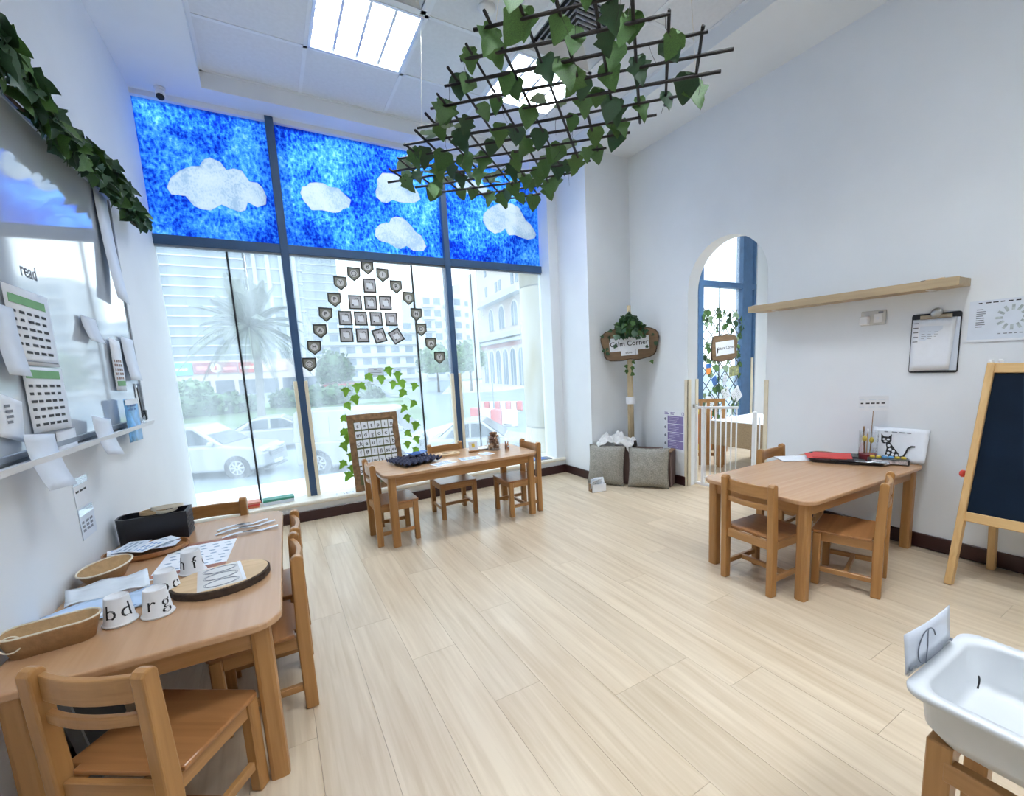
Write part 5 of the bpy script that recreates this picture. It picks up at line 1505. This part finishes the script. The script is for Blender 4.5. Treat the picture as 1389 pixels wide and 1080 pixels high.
# ------------------------------------------------------------------ calm corner
CA = R(-45)
t = thing('corner_sign', 'rustic wooden Calm Corner sign on poles in the room corner', 'sign', (3.045, 3.385, 0), CA)
wav = []
for k in range(48):
    a = 2*PI*k/48; c_, s_ = math.cos(a), math.sin(a)
    e = 4.0
    rr = (abs(c_/.262)**e + abs(s_/.148)**e)**(-1/e)
    rr *= 1 + .035*math.sin(5*a+.6) + .02*math.sin(9*a)
    wav.append((rr*c_, rr*s_))
SM = T(0, 0, 1.355) @ FACE @ RZ(R(3))
G(SM).prism([(x*1.035, y*1.05) for x, y in wav], -.012, .008).build('bark_edge', BARK, t)
G(SM).prism(wav, .002, .014).build('board', SIGNW, t, bevel=.003)
pl = G(SM @ T(.0, .004, .0145)).box(-.192, .188, -.066, .062, 0, .003).build('plate', PAPER, t)
G(SM @ T(-.002, .004, .0180)).text('Calm Corner', .068).build('lettering', INK, pl)
tg = G(SM @ T(-.015, -.082, .0190)).box(-.070, .095, -.026, .024, 0, .002).build('tag', PAPER, t)
G(SM @ T(-.010, -.082, .0214)).text('close', .030).build('lettering', INK, tg)
G(SM @ T(.055, -.082, .0210)).box(-.002, .002, -.028, .026, 0, .001).build('divider', GREYINK, tg)
G(SM @ T(.078, -.082, .0214)).text('!', .030).build('lettering', INK, tg)
for k, (x, y, r_) in enumerate(((-.016, .030, .017), (.018, .028, .018), (.002, .046, .016))):
    G().tube([(x, y, 0), (x*.6, y, 1.0), (0, y*.8, 1.72 if k == 0 else 1.66)], r_, 12).build('pole', TUBE, t, smooth=True)
G(T(.001, .034, .80)).lathe([(.044, -.035), (.044, .035)], 20, 1, .9).build('white_tape', PAPER, t)
for k in range(170):
    a = rnd.uniform(0, 2*PI); h = rnd.random(); rr = (.185*(1-h)+.03)*math.sqrt(rnd.random())
    leaf(t, (rr*math.cos(a), -.02 + .6*rr*math.sin(a)-.01, 1.43+.215*h), rnd.uniform(.045, .07), (rnd.uniform(.6, 2.3), rnd.uniform(-.8, .8), rnd.uniform(-PI, PI)), [LEAFD, LEAFD, LEAFM][k % 3])
for x, z in ((-.25,.07),(-.24,-.06),(-.22,-.09),(-.21,-.045),(-.17,.125),(-.12,.115),(-.20,-.10),(-.10,.055),(-.045,.05),(.02,.06),(.07,.05),(.10,.05),(.15,.06),(-.13,-.02),(.16,-.04),(.24,-.02),(.23,.07),(.05,.07),(-.02,.065)):
    leaf(t, (x, -.024, 1.365+z), rnd.uniform(.028, .042), (PI/2+rnd.uniform(-.3,.3), rnd.uniform(-2,2), 0), LEAFD)
for x, z in ((.03, 1.185), (-.035, 1.15), (.03, 1.13), (-.03, 1.10), (.035, 1.07), (.21, 1.185)):
    leaf(t, (x, -.01, z), .04, (PI/2+.2, rnd.uniform(-1,1), 0), LEAFM)
# brown padded box
t = thing('padded_box', 'brown padded play box behind the grey cushions', 'box', (3.0, 3.27, 0), R(-59))
for a, b, c, d in ((-.25, .25, -.10, -.07), (-.25, .25, .075, .105), (-.25, -.22, -.07, .075), (.22, .25, -.07, .075)):
    G().box(a, b, c, d, 0, .345).build('padded_side', BROWNV, t, bevel=.010, seg=2)
G().box(-.22, .22, -.07, .075, .01, .05).build('base', BROWNV, t)
t = thing('brown_panel', 'narrow brown folded mat standing right of the cushions by the wall', 'mat', (3.185, 2.985, 0), R(-62))
for k in range(3):
    G().box(-.022+.016*k, -.008+.016*k, -.10, .10, 0, .335).build('mat_leaf', BROWNV, t, bevel=.005)
G().box(-.024, .026, -.098, .098, .335, .340).build('top_edge', CARD, t)
def pillow(label, x, y, rot, w, h, lean):
    t = thing('floor_cushion', label, 'cushion', (x, y, 0), rot, 'grey linen cushions')
    g = G(RX(-lean)); n = 16; r5 = random.Random(int(x*1000))
    ph = [r5.uniform(0, 6) for _ in range(6)]
    def side(sg):
        def f(u, v):
            a, b = 2*u-1, 2*v-1
            th = .075*max(0, (1-a*a)*(1-b*b))**.38
            px = a*w/2*(1-.07*(1-b*b)**1.0*abs(a)**2); pz = h/2 + b*h/2*(1-.06*(1-a*a)*abs(b)**2)
            th += .005*math.sin(14*a+9*b+ph[0])*(1-a*a)*(1-b*b) + .004*math.sin(23*b*a+ph[1])
            return (px, sg*th, pz+.002)
        return f
    g.grid(side(-1), n, n); g.grid(side(1), n, n)
    g.build('cover', GREYF, t, smooth=True)
    pts = []
    for k in range(40):
        q = k/40*4; s_ = int(q); f_ = (q-s_)*2-1
        a, b = [(f_,-1),(1,f_),(-f_,1),(-1,-f_)][s_]
        pts.append((a*w/2*(1-.07*(1-b*b)*abs(a)**2), 0, h/2+b*h/2*(1-.06*(1-a*a)*abs(b)**2)+.002))
    G(RX(-lean)).tube(pts, .005, 6, True).build('piping', GREYF, t, smooth=True)
pillow('grey linen cushion, left of two, against the brown box', 2.715, 3.400, R(-63), .375, .385, R(10))
pillow('grey linen cushion, right of two, in front of the brown box', 2.945, 3.045, R(-52), .375, .375, R(9))
# white blanket heaped on the box
t = thing('crumpled_blanket', 'crumpled white blanket heaped on the box behind the cushions', 'blanket', (2.895, 3.430, .330), R(-59))
def blk(u, v):
    a, b = 2*u-1, 2*v-1
    d = max(0, 1-(a*a+b*b)*.55)
    z = .125*d**.55 + .030*math.sin(7*a+3*b)*d + .024*math.sin(11*b-5*a+1)*d + .014*math.sin(17*a+13*b)*d
    return (a*.185, b*.120, z + .0 - (.02 if d < .15 else 0))
G().grid(blk, 44, 30).build('cloth', BLANK, t, solid=.006, smooth=True)
# little carton of papers
t = thing('paper_carton', 'small white and brown carton on the floor before the left cushion', 'carton', (2.515, 3.270, 0), R(-12))
for a, b, c, d, m in ((-.07, .07, -.045, -.042, PAPER), (-.07, .07, .042, .045, PAPER), (-.07, -.067, -.042, .042, CARD), (.067, .07, -.042, .042, PAPER)):
    G().box(a, b, c, d, 0, .075).build('carton_side', m, t)
G().box(-.07, .07, -.045, .045, 0, .003).build('base', CARD, t)
for k, (x, y, a, e) in enumerate(((-.045, .0, .5, .35), (.0, .015, -.5, .25), (.035, -.01, .2, -.3), (.05, .02, -.1, -.5))):
    q = thing('folded_leaflet', ['leaflet sticking out at the left of the carton', 'leaflet in the middle of the carton', 'leaflet leaning right in the carton', 'upright leaflet at the right end of the carton'][k], 'paper', (2.515+x, 3.270+y, .035), R(-12)+a, 'leaflets in the carton')
    G(RX(e)).box(-.05, .05, -.001, .001, 0, .085).build('leaflet', PAPERB if k % 2 else PAPER, q)
    lines(RX(e) @ T(0, -.0014, .05) @ FACE, .08, .05, 4, GREYINK, q, 'print', 2, fill=.3, seed=k)

# ------------------------------------------------------------------ arch: baby gate and the room beyond
t = thing('baby_gate', 'white metal baby gate, half open, in the arched doorway', 'gate', (3.34, 2.47, 0), 0)
def post(x, y, z0, z1, w, nm): return G(T(x-3.34, y-2.47, 0)).box(-w/2, w/2, -w/2, w/2, z0, z1).build(nm, WHITE, t, bevel=.004)
post(3.33, 2.81, .03, .76, .022, 'wall_post'); post(3.33, 2.735, .03, .74, .028, 'hinge_post')
post(3.33, 2.225, .03, .74, .030, 'latch_post'); post(3.33, 2.13, .03, .70, .022, 'wall_post')
G(T(-.01, 0, .035)).box(-.012, .012, -.355, .36, -.012, .012).build('floor_bar', WHITE, t, bevel=.003)
G(T(-.01, .30, .745)).box(-.010, .010, -.04, .05, -.010, .010).build('top_link', WHITE, t)
A0, A1 = Vector((3.335, 2.73, 0)), Vector((3.49, 2.49, 0))          # the leaf stands open into the next room
for z, w in ((.745, .022), (.10, .020)):
    G(T(-3.34, -2.47, 0)).bar(A0+Vector((0,0,z)), A1+Vector((0,0,z)), w, w).build('leaf_rail', WHITE, t, bevel=.003)
for k in range(7):
    p = A0.lerp(A1, (k+.3)/6.6)
    G(T(-3.34, -2.47, 0)).tube([p+Vector((0,0,.10)), p+Vector((0,0,.745))], .0065, 8).build('gate_bar', WHITE, t, smooth=True)
for k in range(2):
    G(T(-.01, -.245-.045*k, 0)).tube([(0,0,.04), (0,0,.70)], .006, 8).build('side_bar', WHITE, t, smooth=True)
G(T(-.01, .355, .755)).box(-.02, .02, -.012, .012, -.015, .015).build('wall_bracket', STEEL, t)
# window of the next room
w = sthing('window_4')
G().box(5.10, 6.32, GY, GY+.008, .25, 3.12).build('pane', GLASS, w)
G().box(5.06, 5.16, GY-.05, GY+.06, .25, 3.154).build('mullion', BLUEF, w, bevel=.004)
G().box(5.98, 6.20, GY-.06, GY+.06, .25, 3.154).build('mullion', BLUEF, w, bevel=.004)
G().box(6.26, 6.31, GY-.05, GY+.06, .25, 3.154).build('mullion', BLUEF, w, bevel=.004)
G().box(5.06, 6.42, GY-.055, GY+.05, 2.15, 2.225).build('transom', BLUEF, w, bevel=.003)
G().box(5.545, 5.553, GY-.004, GY+.012, .27, 2.15).build('glass_seal', SEAL, w)
G().box(6.20, 6.245, GY-.07, GY-.055, .27, 1.16).build('corner_guard', CREAM, w)
t = thing('ivy_trellis', 'diamond willow trellis with ivy leaves on the next room window', 'trellis', (5.57, GY-.03, .3))
x0, x1, z0, z1 = -.43, .43, .0, 1.56
dd = .20
for k in range(-9, 14):
    for sg in (1, -1):
        c = k*dd; pts = []
        for q in range(41):
            x = x0+(x1-x0)*q/40; z = (c + (x-x0)) if sg > 0 else (c - (x-x0) + .8)
            if z0 <= z <= z1: pts.append((x, z))
        if len(pts) > 3:
            G().bar((pts[0][0], -.004*sg, pts[0][1]), (pts[-1][0], -.004*sg, pts[-1][1]), .008, .006, up=(0,1,0)).build('rod', STEM, t)
for k in range(130):
    leaf(t, (rnd.uniform(x0, x1), -.02, rnd.uniform(.05, 1.55)), rnd.uniform(.065, .10), (PI/2+rnd.uniform(-.4,.4), rnd.uniform(-1,1), rnd.uniform(-.5,.5)), [LEAFM, LEAFM, LEAFD, LEAFP][k % 4])
t = thing('rustic_sign', 'small rustic wooden Nature Corner sign on the trellis beyond the arch', 'sign', (5.575, GY-.065, 1.315))
M_ = FACE @ RZ(R(5))
w2 = []
for k in range(40):
    a = 2*PI*k/40; c_, s_ = math.cos(a), math.sin(a); rr = (abs(c_/.27)**5+abs(s_/.175)**5)**(-.2)*(1+.04*math.sin(6*a)+.02*math.sin(11*a)); w2.append((rr*c_, rr*s_))
G(M_).prism(w2, 0, .012).build('board', SIGNW, t)
G(M_).prism([(x*1.03, y*1.04) for x, y in w2], -.006, .006).build('bark_edge', BARK, t)
q = G(M_ @ T(0, 0, .0125)).box(-.20, .20, -.095, .095, 0, .003).build('plate', PAPER, t)
G(M_ @ T(.01, 0, .0160)).text('Nature Corner', .062).build('lettering', INK, q)
G(M_ @ T(-.17, -.02, .016)).lathe([(.02, 0), (.015, .002)], 8, .8, 2.2).build('small_drawing', INK, q)
PP = [(5.25, 1.03, .10, .15, .05, 'orange and blue picture on the trellis, left'), (5.38, .86, .11, .12, .5, 'blue picture on the trellis, lower left'), (5.60, .86, .08, .15, -.1, 'grey-blue card on the trellis, middle'), (5.80, .98, .22, .14, .1, 'green and brown nature picture on the trellis, right'), (5.62, .66, .16, .17, .35, 'white drawing sheet on the trellis, middle'), (5.87, .63, .20, .20, .6, 'white drawing sheet on the trellis, right'), (5.27, .55, .17, .20, -.15, 'white drawing sheet on the trellis, lower left')]
PMS = [ORANGE, BLUEP, PAPERB, plain('nature_print', (.32,.34,.16), .8, var=.5, scale=25), PAPER, PAPER, PAPER]
for k, (x, z, w_, h_, a, lb) in enumerate(PP):
    t = thing('pinned_picture', lb, 'picture', (x, GY-.062, z), 0, 'pictures on the trellis')
    G(FACE @ RZ(a)).box(-w_/2, w_/2, -h_/2, h_/2, 0, .0012).build('sheet', PMS[k], t)
    if k == 0: G(FACE @ RZ(a) @ T(0, .045, .0014)).box(-w_/2, w_/2, -.03, .03, 0, .0006).build('blue_sky', BLUEP, t)
    else: lines(FACE @ RZ(a) @ T(0, 0, .0014), w_*.8, h_*.7, 5, GREYINK, t, 'print', 2, fill=.2, seed=k)
# covered table and chair beyond
t = thing('covered_table', 'small table under a burlap cloth with white runner, beyond the arch', 'table', (4.42, 2.93, 0), R(2))
G().prism(rrect(.74, .56, .03, 3), .495, .515).build('tabletop', TOPM, t)
for sx in (-1, 1):
    for sy in (-1, 1): G(T(sx*.31, sy*.22, 0)).box(-.022, .022, -.022, .022, 0, .495).build('leg', OAKZ, t)
tag(G(T(4.42, 2.93, 0) @ RZ(R(2))).box(-.385, .385, -.295, .295, .516, .522).build('table_runner', PAPER), 'white cloth lying over the burlap table top beyond the arch', 'cloth')
gcl = G(T(4.42, 2.93, 0) @ RZ(R(2)))
def drape(x0, y0, x1, y1):
    gcl.grid(lambda u, v: (x0+(x1-x0)*u + (.008*math.sin(30*u))*(1-v)*abs(y1-y0), y0+(y1-y0)*u + .008*math.sin(30*u)*(1-v)*abs(x1-x0), .26+.255*v), 24, 2)
drape(-.385, -.295, .385, -.295); drape(.385, -.295, .385, .295); drape(.385, .295, -.385, .295); drape(-.385, .295, -.385, -.295)
tag(gcl.build('burlap_skirt', BURLAP, solid=.004), 'brown burlap cloth hanging round the table beyond the arch', 'cloth')
t = thing('glue_bottle', 'small teal bottle standing on the covered table beyond the arch', 'bottle', (4.37, 2.72, .522))
G().lathe([(.026, 0), (.028, .004), (.028, .065), (.012, .085)], 16).build('body', TEAL, t); G().lathe([(.011, .085), (.010, .105), (.004, .120)], 12).build('nozzle', GREENP, t)
t = thing('red_pot', 'tiny red pot on the covered table beyond the arch', 'pot', (4.20, 2.80, .522))
G().lathe([(.014, 0), (.017, .03)], 12).build('pot', REDP, t); G().lathe([(.018, .03), (.018, .038)], 12).build('lid', WHITE, t)
t = thing('play_unit', 'orange and yellow play shelf seen through the gate, left side', 'shelf', (4.62, 4.00, 0), 0)
G().box(-.20, -.17, -.18, .18, 0, .52).build('side_panel', ORANGE, t); G().box(.17, .20, -.18, .18, 0, .52).build('side_panel', ORANGE, t)
G().box(-.17, .17, -.18, .18, .49, .52).build('top', YEL, t); G().box(-.17, .17, -.18, .18, .03, .06).build('shelf', YEL, t); G().box(-.17, .17, .15, .17, .06, .49).build('back', BLACK, t)
t = thing('wooden_screen', 'brown slatted wooden stand behind the baby gate', 'stand', (4.10, 3.30, 0), R(-40))
for k in range(5): G(T(-.16+.08*k, 0, 0)).box(-.016, .016, -.01, .01, .0, .74).build('slat', OAKZ, t)
for z in (.72, .12): G(T(0, .012, z)).box(-.18, .18, -.008, .008, -.02, .02).build('rail', OAKX, t)
t = thing('green_bench', 'low green-topped bench at the next room window', 'bench', (5.3, 3.75, 0), 0)
G().box(-.5, .5, -.14, .14, .27, .31).build('seat', plain('green_seat', (.36,.42,.22), .6), t, bevel=.005)
for sx in (-1, 1):
    for sy in (-1, 1): G(T(sx*.44, sy*.10, 0)).box(-.02, .02, -.02, .02, 0, .27).build('leg', OAKZ, t)

# ------------------------------------------------------------------ left wall: whiteboard and papers
LA = -0.0276
LW = Matrix(((0,0,1,0),(1,0,0,0),(0,1,0,0),(0,0,0,1)))          # local xy -> on the left wall (x along +y), facing the room
def onwall(name, label, cat, y, z, group=None, off=0.0):
    return thing(name, label, cat, (wx(y)+off, y, z), LA, group)
WHB = plain('whiteboard_surface', (.60, .65, .70), .06, var=.01)
WHB.node_tree.nodes['Principled BSDF'].inputs['Coat Weight'].default_value = 1.0
WHB.node_tree.nodes['Principled BSDF'].inputs['Coat IOR'].default_value = 1.9
WHB.node_tree.nodes['Principled BSDF'].inputs['Coat Roughness'].default_value = .05
t = onwall('whiteboard', 'large glossy whiteboard with metal frame on the left wall', 'whiteboard', 2.15, 1.0)
G(LW).box(-1.25, 1.075, 0, 1.12, .001, .014).build('surface', WHB, t)
for a, b, c, d in ((-1.26, 1.085, -.012, .008), (-1.26, 1.085, 1.11, 1.13), (-1.26, -1.245, 0, 1.12), (1.068, 1.085, -.01, 1.13)):
    G(LW).box(a, b, c, d, .0, .020).build('frame', ALU, t, bevel=.002)
G(LW @ T(1.076, .012, 0)).box(-.014, .014, -.025, .03, 0, .024).build('corner_cap', BLACK, t, bevel=.003)
G(LW).add([(-1.2, -.03, 0), (1.0, -.03, 0), (1.0, -.03, .060), (-1.2, -.03, .060), (-1.2, -.012, .068), (1.0, -.012, .068), (1.0, -.022, .02), (-1.2, -.022, .02)], [(0,1,2,3),(3,2,5,4),(4,5,6,7)]).build('pen_tray', TBAR, t, solid=.003)
G(LW @ T(.015, .56, .0145) @ RZ(0)).text('read', .062).build('handwriting', GREYINK, t)
G(LW @ T(.72, .98, .0145)).box(-.012, .012, -.05, .05, 0, .012).build('magnet', BLACK, t) if False else None
def wallpaper(label, y, z, w, h, mat, rot=0.0, curl=0.0, off=.020, deco=None, name='wall_paper', group='papers on the whiteboard'):
    t = onwall(name, label, 'paper', y, z, group, off)
    G(LW @ RZ(rot)).grid(lambda u, v: ((u-.5)*w, (v-.5)*h, .001 + curl*(1-v)**2), 2, 8).build('sheet', mat, t, solid=.0008, smooth=True)
    if deco: deco(t, rot)
    return t
def calendar(t, rot):
    M = LW @ RZ(rot)
    G(M).box(-.125, .11, .066, .092, .0022, .0028).build('green_heading', GREENHD, t)
    lines(M @ T(.0, -.018, .0022), .24, .145, 6, INK, t, 'word_grid', 5, fill=.35, seed=3)
    G(M @ T(.0, 0, .0022)).box(-.135, .135, -.108, -.104, 0, .0006).build('ruled_line', GREYINK, t)
wallpaper('white word chart with a green heading, upper of two on the whiteboard', 2.095, 1.375, .29, .235, PAPER, -.02, .0, deco=calendar)
wallpaper('white word chart with a green heading, lower of two on the whiteboard', 2.105, 1.150, .28, .205, PAPER, -.02, .0, deco=calendar)
wallpaper('plain pale sheet curling off the bottom edge of the whiteboard, left', 1.900, .970, .19, .165, PAPERB, -.10, .035, .050)
wallpaper('plain pale sheet curling off the whiteboard bottom, middle', 2.425, .985, .20, .150, PAPERB, -.15, .030, .050)
wallpaper('plain sheet covering the left side of the upper word chart', 1.905, 1.325, .13, .20, PAPERB, -.05, .015, .026)
wallpaper('scribbled white sheet at the left image edge, low on the whiteboard', 1.83, 1.11, .15, .12, PAPER, -.25, .0, .024, lambda t, r_: lines(LW @ T(.01, .01, .003), .05, .06, 4, GREYINK, t, 'scribble', 1, fill=.5))
wallpaper('long pale sheet with lifted lower corner at the whiteboard top right', 3.055, 1.850, .195, .52, PAPERB, -.06, .028, .022)
wallpaper('pale square sheet in the middle of the whiteboard with a lifted edge', 2.600, 1.415, .17, .10, PAPERB, -.03, .02, .022)
wallpaper('pale sheet hung on the right part of the whiteboard near its frame', 3.095, 1.310, .20, .215, PAPERB, -.03, .015, .022)
def packet(t, rot):
    lines(LW @ T(0, -.02, .003), .12, .10, 5, plain('rust_print', (.34,.24,.20), .7), t, 'print', 4, fill=.55)
    G(LW @ T(0, -.085, .003)).box(-.06, .06, -.012, .012, 0, .0006).build('green_band', GREENHD, t)
wallpaper('clear packet with small printed pictures, right part of the whiteboard', 2.875, 1.275, .15, .24, PAPER, -.06, .0, .024, packet)
def bluepk(t, rot):
    lines(LW @ T(0, .06, .0045), .15, .035, 2, BLUEP, t, 'print', 3, fill=.45)
    G(LW @ T(0, .088, .0042)).box(-.10, .10, -.014, .012, 0, .0008).build('white_top', PAPER, t)
wallpaper('sky-blue and white packet hanging at the lower right of the whiteboard', 2.850, 1.015, .215, .20, SKYB, -.03, .0, .050, bluepk)
wallpaper('small white sheet under the lower word chart, behind the pen tray', 2.19, 1.005, .16, .07, PAPER, -.02, 0, .018)
def marks(t, rot):
    g = G(LW @ T(0, 0, .003)); g.tube([(-.01, .09, 0), (0, .03, 0), (.005, -.03, 0), (.0, -.08, 0)], .003, 5); g.build('dark_squiggle', INK, t)
    lines(LW @ T(.03, -.07, .003), .06, .03, 2, GREYINK, t, 'print', 2)
wallpaper('narrow clear strip with a dark squiggle at the whiteboard bottom right corner', 3.155, 1.075, .09, .22, WHB, -.02, 0, .016, marks)
for k, (y, z, h, lb) in enumerate(((2.278, .808, .105, 'small clear label card on the left wall, upper of two'), (2.282, .690, .115, 'small grey printed card on the left wall, lower of two'))):
    t = onwall('label_card', lb, 'card', y, z, 'two label cards on the left wall', .001)
    G(LW).box(-.068, .068, -h/2, h/2, 0, .0015).build('sheet', PAPER if k == 0 else PAPERB, t)
    lines(LW @ T(0, .0 if k == 0 else -.012, .0018), .11, .012 if k == 0 else .045, 1 if k == 0 else 3, INK if k == 0 else GREYINK, t, 'print', 3, fill=.6, seed=k)
    G(LW).box(-.066, .066, h/2-.03, h/2-.004, .0016, .0024).build('tape', CLEAR, t)
# garland along the board top
t = onwall('leaf_garland', 'dark green artificial leaf garland along the whiteboard top', 'garland', 2.6, 2.12, None, .02)
gp = [(y-2.6, .02*math.sin(5*y), .02) for y in [1.9+.1*k for k in range(18)]]
G().tube([(.02, a, b) for a, b, c in gp], .006, 6).build('vine', BARK, t)
for k in range(290):
    y = 1.85 + 1.72*(k/290.0); w_ = .055 if y < 3.25 else .035
    if y > 3.2 and rnd.random() < .35: continue
    leaf(t, (.04 + rnd.random()*.050, y-2.6, rnd.uniform(-w_, w_) + .02 + .02*math.sin(7*y)), rnd.uniform(.055, .085), (rnd.uniform(.7, 2.2), rnd.uniform(-1, 1), PI/2+rnd.uniform(-1.2, 1.2)), [LEAFD, LEAFD, LEAFM, LEAFD][k % 4])
leaf(t, (.03, 1.0, .03), .10, (1.3, .3, 2.6), LEAFD)
G().tube([(.02, .95, .02), (.03, 1.05, .03), (.03, 1.14, .055)], .003, 5).build('vine_tip', BARK, t)

# ------------------------------------------------------------------ hanging willow trellis with ivy
TZH = 2.5
X0, X1, Y0, Y1 = .885, 1.905, 1.42, 3.38
t = thing('hanging_trellis', 'willow rod trellis with artificial ivy hanging below the ceiling', 'trellis', (1.4, 2.4, TZH))
def clip(c, sg):
    pts = []
    for q in range(401):
        x = X0 - .02 + (X1-X0+.04)*q/400; y = c - x if sg < 0 else c + x
        if Y0-.02 <= y <= Y1+.02: pts.append((x, y))
    return pts
rods = []
r6 = random.Random(12)
for sg, cs in ((-1, [2.43+.205*k for k in range(14)]), (1, [-.28+.19*k for k in range(15)])):
    for c in cs:
        p = clip(c, sg)
        if len(p) < 12: continue
        (ax, ay), (bx_, by_) = p[0], p[-1]
        e0, e1 = r6.uniform(.01, .05), r6.uniform(.01, .05)
        d = Vector((bx_-ax, by_-ay, 0)).normalized()
        z = .006*sg
        a = Vector((ax-1.4, ay-2.4, z)) - d*e0; b = Vector((bx_-1.4, by_-2.4, z)) + d*e1
        m = a.lerp(b, .5) + Vector((0, 0, r6.uniform(-.008, .004)))
        G().tube([a, a.lerp(m, .5), m, m.lerp(b, .5), b], [.0072*r6.uniform(.8, 1.15) for _ in range(5)], 6).build('rod', STEM, t, smooth=True)
        rods.append((a, b))
tot = sum((b-a).length for a, b in rods); NL = 128
spots = []
for a, b in rods:
    n_ = max(1, round(NL*(b-a).length/tot))
    spots += [a.lerp(b, (q + r6.uniform(.15, .85))/n_) for q in range(n_)]
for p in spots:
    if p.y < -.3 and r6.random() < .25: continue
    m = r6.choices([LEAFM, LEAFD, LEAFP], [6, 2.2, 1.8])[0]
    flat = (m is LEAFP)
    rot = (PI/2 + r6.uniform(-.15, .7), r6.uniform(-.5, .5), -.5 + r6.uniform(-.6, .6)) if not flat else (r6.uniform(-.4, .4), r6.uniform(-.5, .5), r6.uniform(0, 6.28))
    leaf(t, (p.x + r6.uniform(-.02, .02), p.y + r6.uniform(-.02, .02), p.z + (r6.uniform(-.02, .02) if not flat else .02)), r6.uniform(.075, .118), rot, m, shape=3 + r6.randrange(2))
vn = G()
for k in range(34):
    a, b = rods[r6.randrange(len(rods))]; p = a.lerp(b, r6.random())
    vn.tube([p, p+Vector((r6.uniform(-.01,.01), r6.uniform(-.01,.01), -.035)), p+Vector((r6.uniform(-.03,.03), r6.uniform(-.03,.03), -.085))], .0012, 4)
vn.build('leaf_stalks', STEM, t)
hw = G()
for (x, y), (cx_, cy_) in (((.9, 2.70), (1.045, 3.0)), ((.9, 1.72), (1.045, 1.72)), ((1.88, 1.6), (1.95, 1.72)), ((1.88, 3.2), (2.0, 3.3))):
    hw.tube([(x-1.4, y-2.4, 0), (cx_-1.4, cy_-2.4, TZ-TZH)], .0012, 5)
hw.build('hanging_wire', ROPE, t)
